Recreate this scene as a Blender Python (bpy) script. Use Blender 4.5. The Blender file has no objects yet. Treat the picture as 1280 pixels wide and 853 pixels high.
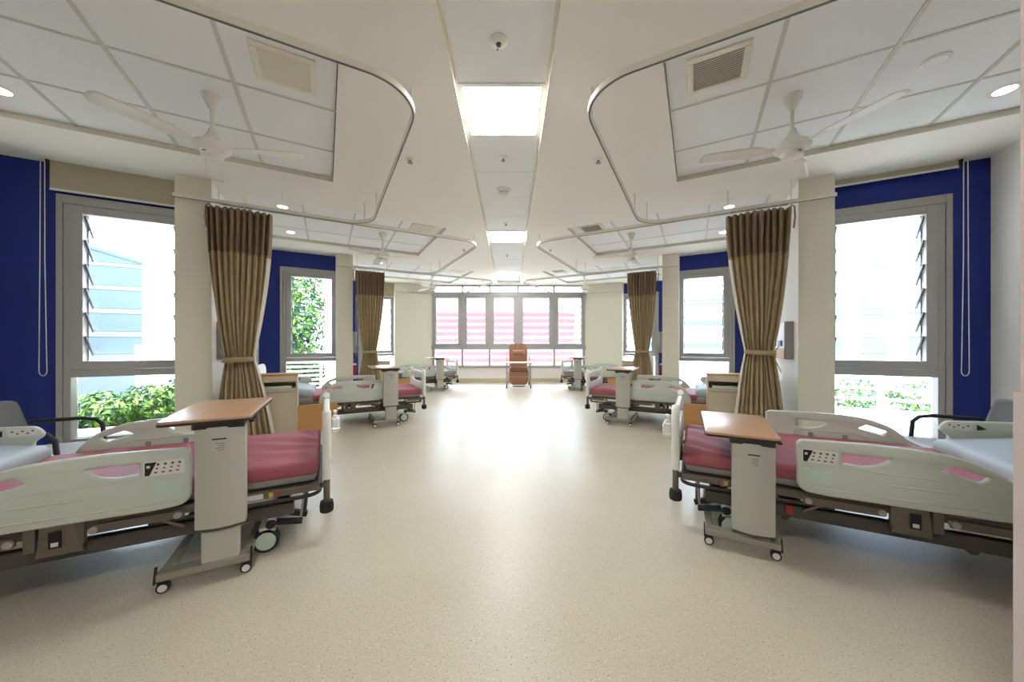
import bpy, bmesh, math, random
from mathutils import Vector, Matrix
from mathutils.geometry import tessellate_polygon
random.seed(7)
scene = bpy.context.scene
COL = scene.collection
R = math.radians
PI = math.pi

# ------------------------------------------------------------------ camera
F_PX, CAM_X, CAM_H = 431.0, 0.065, 1.15
cam = bpy.data.cameras.new('camera')
cam.sensor_width = 36.0
cam.lens = F_PX / 1280.0 * 36.0
cam.shift_x = 1.6 / 1280.0
cam.shift_y = 4.5 / 1280.0
cam.clip_start = 0.02
cam.clip_end = 300
camo = bpy.data.objects.new('camera', cam)
COL.objects.link(camo)
camo.location = (CAM_X, 0, CAM_H)
camo.rotation_euler = (R(90), 0, 0)
scene.camera = camo

# ------------------------------------------------------------------ world, sun, exposure
SKY_STRENGTH = 7.5
SUN_STRENGTH = 8.0
LIGHT_PANEL = 17.0
wd = bpy.data.worlds.new('sky')
scene.world = wd
wd.use_nodes = True
bg = wd.node_tree.nodes['Background']
bg.inputs[0].default_value = (0.86, 0.93, 1.0, 1)
bg.inputs[1].default_value = SKY_STRENGTH
sun = bpy.data.lights.new('sun', 'SUN')
sun.energy = SUN_STRENGTH
sun.angle = R(1.0)
sun.color = (1.0, 0.96, 0.9)
suno = bpy.data.objects.new('sun', sun)
COL.objects.link(suno)
suno.rotation_euler = (R(38), 0, R(-50))     # high sun behind the camera
vs = scene.view_settings
vs.view_transform = 'Standard'
vs.look = 'None'
vs.gamma = 1.0
vs.exposure = 1.10
vs.use_curve_mapping = False


# ------------------------------------------------------------------ materials
def lin(c):
    c /= 255.0
    return c / 12.92 if c <= 0.04045 else ((c + 0.055) / 1.055) ** 2.4


def S3(r, g, b):
    return (lin(r), lin(g), lin(b))


MATS = {}


def mat(name, rgb, rough=0.5, metal=0.0, var=0.0, vscale=6.0, bump=0.0, bscale=60.0, spec=0.5, emit=0.0, ecol=None,
        stretch=None):
    if name in MATS:
        return MATS[name]
    m = bpy.data.materials.new(name)
    m.use_nodes = True
    nt = m.node_tree
    p = nt.nodes['Principled BSDF']
    c = S3(*rgb)
    p.inputs['Base Color'].default_value = (*c, 1)
    p.inputs['Roughness'].default_value = rough
    p.inputs['Metallic'].default_value = metal
    p.inputs['Specular IOR Level'].default_value = spec
    if emit:
        p.inputs['Emission Color'].default_value = (*(ecol or c), 1)
        p.inputs['Emission Strength'].default_value = emit
    if var or bump:
        tc = nt.nodes.new('ShaderNodeTexCoord')
        mp = nt.nodes.new('ShaderNodeMapping')
        if stretch:
            mp.inputs['Scale'].default_value = stretch
        nt.links.new(tc.outputs['Object'], mp.inputs[0])
    if var:
        n = nt.nodes.new('ShaderNodeTexNoise')
        n.inputs['Scale'].default_value = vscale
        n.inputs['Detail'].default_value = 5
        nt.links.new(mp.outputs[0], n.inputs['Vector'])
        mx = nt.nodes.new('ShaderNodeMix')
        mx.data_type = 'RGBA'
        mx.inputs[6].default_value = (*[max(0, v * (1 - var)) for v in c], 1)
        mx.inputs[7].default_value = (*[min(1, v * (1 + var)) for v in c], 1)
        nt.links.new(n.outputs['Fac'], mx.inputs[0])
        nt.links.new(mx.outputs[2], p.inputs['Base Color'])
    if bump:
        n2 = nt.nodes.new('ShaderNodeTexNoise')
        n2.inputs['Scale'].default_value = bscale
        n2.inputs['Detail'].default_value = 3
        nt.links.new(mp.outputs[0], n2.inputs['Vector'])
        bp = nt.nodes.new('ShaderNodeBump')
        bp.inputs['Strength'].default_value = bump
        bp.inputs['Distance'].default_value = 0.01
        nt.links.new(n2.outputs['Fac'], bp.inputs['Height'])
        nt.links.new(bp.outputs[0], p.inputs['Normal'])
    MATS[name] = m
    return m


def glass_mat(name, tint, ior=1.45):
    m = bpy.data.materials.new(name)
    m.use_nodes = True
    nt = m.node_tree
    for n in list(nt.nodes):
        nt.nodes.remove(n)
    out = nt.nodes.new('ShaderNodeOutputMaterial')
    tr = nt.nodes.new('ShaderNodeBsdfTransparent')
    tr.inputs[0].default_value = (*tint, 1)
    gl = nt.nodes.new('ShaderNodeBsdfGlossy')
    gl.inputs['Roughness'].default_value = 0.02
    fr = nt.nodes.new('ShaderNodeFresnel')
    fr.inputs[0].default_value = ior
    mx = nt.nodes.new('ShaderNodeMixShader')
    nt.links.new(fr.outputs[0], mx.inputs[0])
    nt.links.new(tr.outputs[0], mx.inputs[1])
    nt.links.new(gl.outputs[0], mx.inputs[2])
    nt.links.new(mx.outputs[0], out.inputs[0])
    MATS[name] = m
    return m


def floor_mat():
    m = bpy.data.materials.new('speckled_vinyl')
    m.use_nodes = True
    nt = m.node_tree
    p = nt.nodes['Principled BSDF']
    tc = nt.nodes.new('ShaderNodeTexCoord')

    def noise(scale, detail=2):
        n = nt.nodes.new('ShaderNodeTexNoise')
        n.inputs['Scale'].default_value = scale
        n.inputs['Detail'].default_value = detail
        nt.links.new(tc.outputs['Object'], n.inputs['Vector'])
        return n

    def ramp(src, stops):
        r = nt.nodes.new('ShaderNodeValToRGB')
        cr = r.color_ramp
        cr.elements[0].position, cr.elements[0].color = stops[0][0], (*stops[0][1], 1)
        cr.elements[1].position, cr.elements[1].color = stops[-1][0], (*stops[-1][1], 1)
        nt.links.new(src, r.inputs[0])
        return r
    base = ramp(noise(1.4, 3).outputs['Fac'], [(0.3, S3(198, 189, 168)), (0.7, S3(206, 198, 178))])
    dark = ramp(noise(140, 1).outputs['Fac'], [(0.64, (0, 0, 0)), (0.70, (1, 1, 1))])
    light = ramp(noise(110, 1).outputs['Fac'], [(0.62, (0, 0, 0)), (0.68, (1, 1, 1))])
    m1 = nt.nodes.new('ShaderNodeMix')
    m1.data_type = 'RGBA'
    m1.inputs[7].default_value = (*S3(218, 210, 192), 1)
    nt.links.new(light.outputs[0], m1.inputs[0])
    nt.links.new(base.outputs[0], m1.inputs[6])
    m2 = nt.nodes.new('ShaderNodeMix')
    m2.data_type = 'RGBA'
    m2.inputs[7].default_value = (*S3(150, 134, 104), 1)
    nt.links.new(dark.outputs[0], m2.inputs[0])
    nt.links.new(m1.outputs[2], m2.inputs[6])
    nt.links.new(m2.outputs[2], p.inputs['Base Color'])
    p.inputs['Roughness'].default_value = 0.33
    p.inputs['Specular IOR Level'].default_value = 0.55
    bp = nt.nodes.new('ShaderNodeBump')
    bp.inputs['Strength'].default_value = 0.08
    bp.inputs['Distance'].default_value = 0.004
    nt.links.new(noise(180, 2).outputs['Fac'], bp.inputs['Height'])
    nt.links.new(bp.outputs[0], p.inputs['Normal'])
    MATS['floor'] = m
    return m


def wood_mat(name, c1, c2, rough=0.35):
    m = bpy.data.materials.new(name)
    m.use_nodes = True
    nt = m.node_tree
    p = nt.nodes['Principled BSDF']
    tc = nt.nodes.new('ShaderNodeTexCoord')
    mp = nt.nodes.new('ShaderNodeMapping')
    mp.inputs['Scale'].default_value = (4, 60, 60)
    nt.links.new(tc.outputs['Object'], mp.inputs[0])
    n = nt.nodes.new('ShaderNodeTexNoise')
    n.inputs['Scale'].default_value = 1.0
    n.inputs['Detail'].default_value = 4
    nt.links.new(mp.outputs[0], n.inputs['Vector'])
    mx = nt.nodes.new('ShaderNodeMix')
    mx.data_type = 'RGBA'
    mx.inputs[6].default_value = (*S3(*c1), 1)
    mx.inputs[7].default_value = (*S3(*c2), 1)
    nt.links.new(n.outputs['Fac'], mx.inputs[0])
    nt.links.new(mx.outputs[2], p.inputs['Base Color'])
    p.inputs['Roughness'].default_value = rough
    MATS[name] = m
    return m


floor_mat()
mat('ceiling', (240, 237, 230), 0.85, var=0.01, vscale=2)
mat('tile', (240, 241, 244), 0.8, var=0.012, vscale=3, bump=0.05, bscale=200)
mat('tee', (206, 205, 196), 0.5)
mat('lip', (228, 223, 206), 0.7)
mat('white_wall', (240, 238, 233), 0.75, var=0.012, vscale=2)
mat('cream_wall', (234, 229, 210), 0.75, var=0.012, vscale=2)
mat('blue_wall', (22, 44, 130), 0.6, var=0.05, vscale=2)
mat('pink_wall', (206, 192, 188), 0.7, var=0.01, vscale=2)
mat('skirting', (206, 196, 160), 0.6)
mat('alu', (172, 170, 168), 0.45, 0.15)
mat('alu_dark', (120, 118, 116), 0.45, 0.4)
mat('black', (26, 26, 28), 0.5)
mat('rubber', (38, 38, 42), 0.7)
mat('chrome', (190, 190, 190), 0.2, 0.9)
mat('white_plastic', (236, 236, 230), 0.4)
mat('rail_plastic', (207, 214, 202), 0.42)
mat('rail_inner', (206, 216, 200), 0.45)
mat('frame_grey', (112, 104, 94), 0.45, 0.3)
mat('frame_dark', (52, 50, 48), 0.5, 0.2)
mat('frame_mid', (86, 82, 77), 0.5, 0.25)
mat('red_sheet', (168, 90, 100), 0.62, var=0.06, vscale=3, bump=0.15, bscale=220)
mat('grey_mattress', (150, 148, 144), 0.6, var=0.05, vscale=4)
mat('grey_pad', (172, 182, 190), 0.55, var=0.05, vscale=4)
mat('red_tag', (170, 40, 44), 0.5)
mat('yellow', (214, 178, 60), 0.5)
mat('taupe', (172, 165, 150), 0.5)
mat('column_grey', (190, 188, 178), 0.4)
mat('column_base', (160, 154, 140), 0.4, 0.3)
wood_mat('table_wood', (188, 146, 110), (204, 164, 128), 0.28)
wood_mat('cab_wood', (190, 140, 84), (208, 160, 102), 0.45)
mat('cab_body', (206, 192, 168), 0.5)
mat('curtain', (176, 154, 120), 0.85, var=0.08, vscale=12, bump=0.1, bscale=300)
mat('curtain_net', (146, 124, 98), 0.9, var=0.1, vscale=30)
mat('curtain_band', (168, 146, 112), 0.85)
mat('curtain_back', (214, 206, 190), 0.85)
mat('fan_white', (238, 236, 230), 0.35)
mat('track_white', (236, 232, 218), 0.4)
mat('track_grey', (110, 116, 120), 0.4, 0.4)
mat('vent_cream', (234, 230, 216), 0.6)
mat('vent_back', (176, 170, 154), 0.8)
mat('vent_slat', (230, 226, 212), 0.6)
mat('blind', (186, 176, 150), 0.8, var=0.02, vscale=20)
mat('brown_vinyl', (160, 112, 84), 0.45, var=0.05, vscale=8)
mat('brown_dark', (84, 54, 42), 0.5)
mat('chair_shell', (104, 104, 106), 0.45)
mat('chair_seat', (150, 140, 130), 0.5)
mat('panel_light', (255, 255, 252), 0.5, emit=LIGHT_PANEL, ecol=(1.0, 0.99, 0.97))
mat('down_light', (255, 250, 235), 0.5, emit=10.0, ecol=(1.0, 0.93, 0.8))
mat('label_paper', (232, 232, 228), 0.6)
mat('label_grey', (150, 150, 150), 0.6)
mat('label_red', (176, 52, 48), 0.6)
mat('label_blue', (60, 110, 190), 0.5)
mat('light_green', (204, 220, 206), 0.4)
mat('concrete', (84, 96, 118), 0.85, var=0.08, vscale=1.2, bump=0.1, bscale=20)
mat('concrete_light', (206, 206, 202), 0.85, var=0.05, vscale=1)
mat('facade_white', (150, 158, 172), 0.8, var=0.02, vscale=1)
mat('facade_glass', (82, 98, 128), 0.3)
mat('facade_orange', (200, 90, 60), 0.7)
mat('facade_red', (168, 62, 64), 0.7, var=0.05, vscale=1)
mat('facade_yellow', (150, 140, 70), 0.7)
mat('rail_white', (236, 238, 240), 0.5)
mat('leaf_a', (74, 122, 36), 0.55, var=0.25, vscale=3)
mat('leaf_b', (30, 70, 38), 0.55, var=0.25, vscale=3)
mat('leaf_c', (120, 160, 48), 0.55, var=0.2, vscale=3)
mat('bark', (96, 80, 62), 0.9, var=0.2, vscale=8)
mat('soil', (80, 66, 52), 0.9)
mat('sensor_red', (200, 40, 50), 0.4)
mat('glass_edge', (96, 118, 130), 0.3)
glass_mat('louvre_glass', (0.82, 0.88, 0.93))
glass_mat('pane_glass', (0.93, 0.95, 0.96))


# ------------------------------------------------------------------ mesh helpers
class MB:
    """collects faces for ONE mesh object"""
    def __init__(s, sy=1.0):
        s.v, s.f, s.m, s.sy = [], [], [], sy

    def add(s, vs, fs, m=0):
        o = len(s.v)
        s.v += [(p[0], p[1] * s.sy, p[2]) for p in vs]
        s.f += [tuple(i + o for i in f) for f in fs]
        s.m += [m] * len(fs)
        return s

    def box(s, x0, x1, y0, y1, z0, z1, m=0):
        return s.add([(x0, y0, z0), (x1, y0, z0), (x1, y1, z0), (x0, y1, z0), (x0, y0, z1), (x1, y0, z1), (x1, y1, z1), (x0, y1, z1)],
                     [(0, 3, 2, 1), (4, 5, 6, 7), (0, 1, 5, 4), (1, 2, 6, 5), (2, 3, 7, 6), (3, 0, 4, 7)], m)

    def bar(s, p0, p1, w, h, up=(0, 0, 1), m=0):
        p0, p1 = Vector(p0), Vector(p1)
        d = (p1 - p0).normalized()
        u = Vector(up)
        if abs(d.dot(u)) > 0.98:
            u = Vector((1, 0, 0))
        x = d.cross(u).normalized() * (w / 2)
        y = x.cross(d).normalized() * (h / 2)
        vs = [p + sx * x + sy_ * y for p in (p0, p1) for sx, sy_ in ((-1, -1), (1, -1), (1, 1), (-1, 1))]
        return s.add([tuple(q) for q in vs], [(0, 3, 2, 1), (4, 5, 6, 7), (0, 1, 5, 4), (1, 2, 6, 5), (2, 3, 7, 6), (3, 0, 4, 7)], m)

    def tube(s, path, r, n=8, m=0, caps=True, radii=None):
        path = [Vector(p) for p in path]
        vs, fs = [], []
        prev = None
        for i, p in enumerate(path):
            d = (path[min(i + 1, len(path) - 1)] - path[max(i - 1, 0)]).normalized()
            if prev is None:
                u = Vector((0, 0, 1)) if abs(d.z) < 0.9 else Vector((1, 0, 0))
                a = d.cross(u).normalized()
            else:
                a = (prev - d * prev.dot(d)).normalized()
            prev = a
            b = d.cross(a)
            rr = radii[i] if radii else r
            for k in range(n):
                t = 2 * PI * k / n
                vs.append(tuple(p + (a * math.cos(t) + b * math.sin(t)) * rr))
        for i in range(len(path) - 1):
            for k in range(n):
                fs.append((i * n + k, i * n + (k + 1) % n, (i + 1) * n + (k + 1) % n, (i + 1) * n + k))
        if caps:
            fs.append(tuple(range(n))[::-1])
            fs.append(tuple((len(path) - 1) * n + k for k in range(n)))
        return s.add(vs, fs, m)

    def cyl(s, p0, p1, r, n=16, m=0, r1=None):
        return s.tube([p0, p1], r, n, m, True, [r, r if r1 is None else r1])

    def lathe(s, prof, c=(0, 0, 0), n=24, m=0):
        vs, fs = [], []
        for (r, z) in prof:
            for k in range(n):
                t = 2 * PI * k / n
                vs.append((c[0] + r * math.cos(t), c[1] + r * math.sin(t), c[2] + z))
        for i in range(len(prof) - 1):
            for k in range(n):
                fs.append((i * n + k, i * n + (k + 1) % n, (i + 1) * n + (k + 1) % n, (i + 1) * n + k))
        fs.append(tuple(range(n))[::-1])
        fs.append(tuple((len(prof) - 1) * n + k for k in range(n)))
        return s.add(vs, fs, m)

    def prism(s, pts, z0, z1, m=0):
        n = len(pts)
        return s.add([(p[0], p[1], z0) for p in pts] + [(p[0], p[1], z1) for p in pts],
                     [tuple(range(n))[::-1], tuple(range(n, 2 * n))] + [(i, (i + 1) % n, n + (i + 1) % n, n + i) for i in range(n)], m)

    def grid(s, fn, nu, nv, m=0, closed_v=False):
        vs = [fn(i / nu, j / nv) for i in range(nu + 1) for j in range(nv + (0 if closed_v else 1))]
        w = nv if closed_v else nv + 1
        fs = []
        for i in range(nu):
            for j in range(nv):
                j2 = (j + 1) % w if closed_v else j + 1
                fs.append((i * w + j, (i + 1) * w + j, (i + 1) * w + j2, i * w + j2))
        return s.add(vs, fs, m)

    def build(s, name, mats, parent=None, loc=(0, 0, 0), rot=0.0, bevel=0.0, smooth=40, recalc=True, seg=2):
        me = bpy.data.meshes.new(name)
        me.from_pydata(s.v, [], s.f)
        if isinstance(mats, str):
            mats = [mats]
        for k in mats:
            me.materials.append(MATS[k])
        me.polygons.foreach_set('material_index', s.m)
        if recalc:
            bm = bmesh.new()
            bm.from_mesh(me)
            bmesh.ops.recalc_face_normals(bm, faces=bm.faces[:])
            bm.to_mesh(me)
            bm.free()
        me.update()
        if smooth:
            me.shade_smooth()
            me.set_sharp_from_angle(angle=R(smooth))
        o = bpy.data.objects.new(name, me)
        COL.objects.link(o)
        o.location = loc
        o.rotation_euler = (0, 0, rot)
        if parent:
            o.parent = parent
        if bevel:
            md = o.modifiers.new('bevel', 'BEVEL')
            md.width = bevel
            md.segments = seg
            md.limit_method = 'ANGLE'
            md.angle_limit = R(40)
        return o


def rounded(pts, r, n=5):
    """round the corners of a polygon; r is one radius or a list"""
    out = []
    N = len(pts)
    for i in range(N):
        p = Vector(pts[i])
        a = Vector(pts[i - 1]) - p
        b = Vector(pts[(i + 1) % N]) - p
        rr = r[i] if isinstance(r, (list, tuple)) else r
        rr = min(rr, a.length * 0.48, b.length * 0.48)
        if rr <= 1e-5:
            out.append((p.x, p.y))
            continue
        q0, q1 = p + a.normalized() * rr, p + b.normalized() * rr
        for k in range(n + 1):
            t = k / n
            q = (1 - t) ** 2 * q0 + 2 * t * (1 - t) * p + t * t * q1
            out.append((q.x, q.y))
    return out


def panel(name, loops, thick, bev, material, parent, mtx):
    """flat moulded panel with holes and rounded edges (outline in x,y; thickness along z; then mtx)"""
    cu = bpy.data.curves.new(name, 'CURVE')
    cu.dimensions = '2D'
    cu.fill_mode = 'BOTH'
    cu.extrude = thick / 2 - bev
    cu.bevel_depth = bev
    cu.bevel_resolution = 2
    cu.offset = -bev
    for L in loops:
        sp = cu.splines.new('POLY')
        sp.points.add(len(L) - 1)
        for i, p in enumerate(L):
            sp.points[i].co = (p[0], p[1], 0, 1)
        sp.use_cyclic_u = True
    tmp = bpy.data.objects.new('tmp', cu)
    COL.objects.link(tmp)
    dg = bpy.context.evaluated_depsgraph_get()
    me = bpy.data.meshes.new_from_object(tmp.evaluated_get(dg))
    bpy.data.objects.remove(tmp)
    bpy.data.curves.remove(cu)
    me.name = name
    me.transform(mtx)
    bm = bmesh.new()
    bm.from_mesh(me)
    bmesh.ops.remove_doubles(bm, verts=bm.verts[:], dist=1e-5)
    bmesh.ops.recalc_face_normals(bm, faces=bm.faces[:])
    bm.to_mesh(me)
    bm.free()
    me.materials.clear()
    me.materials.append(MATS[material])
    me.shade_smooth()
    me.set_sharp_from_angle(angle=R(50))
    o = bpy.data.objects.new(name, me)
    COL.objects.link(o)
    if parent:
        o.parent = parent
    return o


# panel planes: outline (u,v) -> local coordinates
M_XZ = Matrix(((1, 0, 0, 0), (0, 0, -1, 0), (0, 1, 0, 0), (0, 0, 0, 1)))      # u->x, v->z, thickness along y
M_YZ = Matrix(((0, 0, 1, 0), (1, 0, 0, 0), (0, 1, 0, 0), (0, 0, 0, 1)))       # u->y, v->z, thickness along x


def tag(o, label=None, cat=None, group=None, kind=None):
    if label:
        o['label'] = label
    if cat:
        o['category'] = cat
    if group:
        o['group'] = group
    if kind:
        o['kind'] = kind
    return o


def empty(name, loc=(0, 0, 0), rot=0.0):
    o = bpy.data.objects.new(name, None)
    o.empty_display_size = 0.1
    COL.objects.link(o)
    o.location = loc
    o.rotation_euler = (0, 0, rot)
    return o


def kids(o):
    return [c for c in COL.objects if c.parent == o]


def copy_tree(o, parent=None):
    c = o.copy()
    COL.objects.link(c)
    if parent:
        c.parent = parent
    for ch in kids(o):
        copy_tree(ch, c)
    return c


def text_mesh(body, size):
    cu = bpy.data.curves.new('lettering', 'FONT')
    cu.body = body
    cu.size = size
    cu.align_x = 'CENTER'
    cu.align_y = 'CENTER'
    cu.extrude = 0.0006
    tmp = bpy.data.objects.new('tmp', cu)
    COL.objects.link(tmp)
    dg = bpy.context.evaluated_depsgraph_get()
    me = bpy.data.meshes.new_from_object(tmp.evaluated_get(dg))
    bpy.data.objects.remove(tmp)
    bpy.data.curves.remove(cu)
    return me


# ------------------------------------------------------------------ the lattice of bays
TH = R(28.2)
SN, CS = math.sin(TH), math.cos(TH)
PITCH = 3.25
INW = {-1: 0.0, 0: 0.0, 1: 0.10, 2: 0.20}
ROT = {'L': TH, 'R': PI - TH}
SY = {'L': 1.0, 'R': -1.0}
SG = {'L': -1.0, 'R': 1.0}
SIDE = {'L': 'left', 'R': 'right'}


def O(s, i):
    return Vector((-SG[s] * INW[i], PITCH * i, 0))


def W(s, i, a, b, z=0.0):
    """bay coordinates: a along the window wall towards the middle of the room, b towards the window"""
    o = O(s, i)
    return Vector((o.x + SG[s] * (-CS * a + SN * b), o.y + SN * a + CS * b, z))


ZC, ZR = 3.0, 3.05          # ceiling, recessed tiles
BW = 5.27                   # inner face of the window wall
BO = BW + 0.16
AC0, AC1 = -1.385, -1.075   # partition end (column face)
BC = 4.975
AH = {('L', 0): -2.78, ('R', 0): -2.625}
for s in 'LR':
    for i in (1, 2):
        AH[(s, i)] = -2.605

# ------------------------------------------------------------------ floor, ceiling, roof sun block
def outline():
    left = [Vector((-3.70, -4.0, 0)), Vector((-3.70, 0.40, 0)), W('L', -1, -1.25, 5.10)]
    for i in range(3):
        left += [W('L', i, -2.85 if i else -2.95, BO - 0.02), W('L', i, -1.25, BO - 0.02)]
    left += [W('L', 2, -0.30, 5.2)]
    L = [(p.x, p.y) for p in left]
    return L + [(-x, y) for x, y in reversed(L)]


OUT = outline()


def flat(loops, z, flip=False):
    tris = tessellate_polygon([[Vector((x, y, 0)) for x, y in l] for l in loops])
    vs = [(x, y, z) for l in loops for x, y in l]
    return vs, [tuple(t) for t in tris]


m = MB()
m.prism(OUT, -0.12, 0.0)
fl = m.build('floor', 'floor', smooth=0)
tag(fl, 'speckled beige vinyl floor', kind='structure')

# ceiling with openings for the tile recesses and the middle strip
RA0, RA1, RB0, RB1 = -2.50, 0.13, 2.47, 4.38
STRIP = 0.335
holes = []
for s in 'LR':
    for i in range(3):
        holes.append([(W(s, i, a, b).x, W(s, i, a, b).y) for a, b in ((RA0, RB0), (RA1, RB0), (RA1, RB1), (RA0, RB1))])
SY0, SY1 = -3.35, 10.3
holes.append([(-STRIP, SY0), (STRIP, SY0), (STRIP, SY1), (-STRIP, SY1)])
m = MB()
vs_, fs_ = flat([OUT] + holes, ZC)
m.add(vs_, fs_)
for h in holes:
    n = len(h)
    m.add([(x, y, ZC) for x, y in h] + [(x, y, ZR + 0.02) for x, y in h], [(k, (k + 1) % n, n + (k + 1) % n, n + k) for k in range(n)], 1)
cl = m.build('ceiling', ['ceiling', 'lip'], smooth=0, recalc=False)
tag(cl, 'off-white plaster ceiling with recessed tile fields', kind='structure')
m = MB()
m.prism(OUT, 3.14, 3.40)
rf = m.build('roof_sun_block', 'concrete', parent=cl, smooth=0)  # unseen slab over the ceiling, added to keep sun and sky light out
# tiles in each recess: own objects sharing one mesh per size
TA = [-2.50, -1.845, -1.19, -0.53, 0.13]
TB = [2.47, 3.12, 3.79, 4.38]
tile_mesh = {}


def tile(cx, cy, w, d, rot, name='ceiling_tile'):
    key = (round(w, 3), round(d, 3))
    if key not in tile_mesh:
        mm = MB()
        mm.box(-w / 2, w / 2, -d / 2, d / 2, 0, 0.015)
        o = mm.build(name, 'tile', parent=cl, smooth=0)
        tile_mesh[key] = o.data
    else:
        o = bpy.data.objects.new(name, tile_mesh[key])
        COL.objects.link(o)
        o.parent = cl
    o.location = (cx, cy, ZR)
    o.rotation_euler = (0, 0, rot)
    return o


for s in 'LR':
    for i in range(3):
        for k in range(4):
            for j in range(3):
                a = (TA[k] + TA[k + 1]) / 2
                b = (TB[j] + TB[j + 1]) / 2
                p = W(s, i, a, b)
                tile(p.x, p.y, TA[k + 1] - TA[k] - 0.012, TB[j + 1] - TB[j] - 0.012, ROT[s])
        for a in TA[1:-1]:
            p = W(s, i, a, (RB0 + RB1) / 2)
            mm = MB()
            mm.box(-0.013, 0.013, -(RB1 - RB0) / 2, (RB1 - RB0) / 2, -0.006, 0.004)
            mm.build('grid_tee', 'tee', parent=cl, loc=(p.x, p.y, ZR), rot=ROT[s], smooth=0)
        for b in TB[1:-1]:
            p = W(s, i, (RA0 + RA1) / 2, b)
            mm = MB()
            mm.box(-(RA1 - RA0) / 2, (RA1 - RA0) / 2, -0.010, 0.010, -0.004, 0.004)
            mm.build('grid_tee', 'tee', parent=cl, loc=(p.x, p.y, ZR), rot=ROT[s], smooth=0)
# middle strip: tiles between the light panels
y = SY0
strip_y = [2.5 + 0.65 * k for k in range(-9, 13)]
LIGHT_Y = [-0.75, 2.5, 5.75, 9.0]
for y0 in strip_y:
    y1 = min(y0 + 0.65, SY1)
    if any(abs(y0 - q) < 0.01 for q in LIGHT_Y) or y1 - y0 < 0.05:
        continue
    tile(0, (y0 + y1) / 2, 2 * STRIP - 0.03, y1 - y0 - 0.006, 0)
for k, x in enumerate((-STRIP + 0.009, STRIP - 0.009)):
    mm = MB()
    mm.box(-0.008, 0.008, SY0, SY1, -0.012, 0.016)
    mm.build('strip_edge_trim', 'lip', parent=cl, loc=(x, 0, ZR), smooth=0)

# ------------------------------------------------------------------ walls
def wall(name, label, fn, mats, s=None, i=0):
    """fn fills an MB in bay coordinates (a,b,z)"""
    mm = MB()
    fn(mm)
    if s:
        mm.v = [tuple(W(s, i, *p)) for p in mm.v]
    o = mm.build(name, mats, smooth=0)
    return tag(o, label, kind='structure')


WA0, WA1 = -2.36, -1.31      # window opening along a
WZ0, WZ1 = 0.10, 2.69
for s in 'LR':
    for i in range(3):
        ah = AH[(s, i)]

        def winwall(mm):
            mm.box(ah - 0.2, WA0, BW, BO, 0, 3.1)
            mm.box(WA1, -1.2, BW, BO, 0, 3.1)
            mm.box(WA0, WA1, BW, BO, WZ1, 3.1)
            mm.box(WA0, WA1, BW, BO, 0, WZ0)
        wall('wall_' + SIDE[s], 'blue painted wall around a louvred window', winwall, 'blue_wall', s, i)
    for i in (-1, 0, 1):
        a1 = AC1 + (0 if i >= 0 else (AH[(s, 0)] - (AC1 - PITCH * SN)))
        bend = BO + PITCH * CS

        def part(mm):
            mm.box(AC0, a1, BC, bend, 0, 3.1)
            # the end face towards the room is cream, the bed-head sides white
            for k, f in enumerate(mm.f):
                bs = [mm.v[q][1] for q in f]
                if max(bs) < BC + 1e-4:
                    mm.m[k] = 1
        w_ = wall('wall_' + SIDE[s], 'white bed-head partition ending in a cream pillar face', part, ['white_wall', 'cream_wall'], s, i)
        # corner guard on the pillar edge
        mm = MB()
        mm.box(a1 - 0.05, a1 + 0.004, BC - 0.004, BC + 0.0, 0.10, 1.08)
        mm.box(a1 + 0.0, a1 + 0.004, BC, BC + 0.05, 0.10, 1.08)
        mm.v = [tuple(W(s, i, *p)) for p in mm.v]
        mm.build('corner_guard', 'cream_wall', parent=w_, smooth=0)
        mm = MB()
        mm.box(AC0, a1 + 0.008, BC - 0.008, BC, 0.0, 0.10)
        mm.box(a1, a1 + 0.008, BC, bend - 0.2, 0.0, 0.10)
        mm.v = [tuple(W(s, i, *p)) for p in mm.v]
        mm.build('skirting', 'skirting', parent=w_, smooth=0)
    # the last pillar runs on to the end wall
    def endp(mm):
        mm.box(AC0, -0.262, BC, BC + 0.30, 0, 3.1)
        mm.box(AC0, AC1, BC + 0.30, BO, 0, 3.1)
    w_ = wall('wall_' + SIDE[s], 'broad cream wall between the last bay and the end window', endp, 'cream_wall', s, 2)
    mm = MB()
    mm.box(AC0, -0.262, BC - 0.008, BC, 0, 0.10)
    mm.v = [tuple(W(s, 2, *p)) for p in mm.v]
    mm.build('skirting', 'skirting', parent=w_, smooth=0)
    # wall running back past the camera
    sg = SG[s]
    wall('wall_' + SIDE[s], 'white wall running back from the first bay', lambda mm: mm.box(sg * 3.45, sg * 3.75, -4.0, 0.62, 0, 3.1), 'white_wall')
wall('wall_back', 'white wall closing the ward behind', lambda mm: mm.box(-3.75, 3.75, -4.15, -3.98, 0, 3.1), 'white_wall')
YF = 10.75
FX = [-2.40, -1.441, -0.593, 0.295, 1.417, 2.40]


def endwall(mm):
    mm.box(-2.62, 2.62, YF, YF + 0.16, 0, 0.42)


w_ = wall('wall_far', 'low cream wall under the wide end window', endwall, 'white_wall')
mm = MB()
mm.box(-2.40, 2.40, YF - 0.008, YF, 0, 0.10)
mm.build('skirting', 'skirting', parent=w_, smooth=0)
# pale wall end beside the doorway the photograph is taken from, with its protection board
w_ = wall('wall_near', 'pinkish wall end close beside the viewpoint', lambda mm: mm.box(CAM_X + 1.30, CAM_X + 1.55, -0.6, 0.8795, 0, 3.0), 'pink_wall')
mm = MB()
mm.box(CAM_X + 1.2815, CAM_X + 1.30, -0.6, 0.8795, 0, 1.03)
mm.build('wall_guard', 'pink_wall', parent=w_, smooth=0)


# ------------------------------------------------------------------ windows
NWIN = [0]


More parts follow.
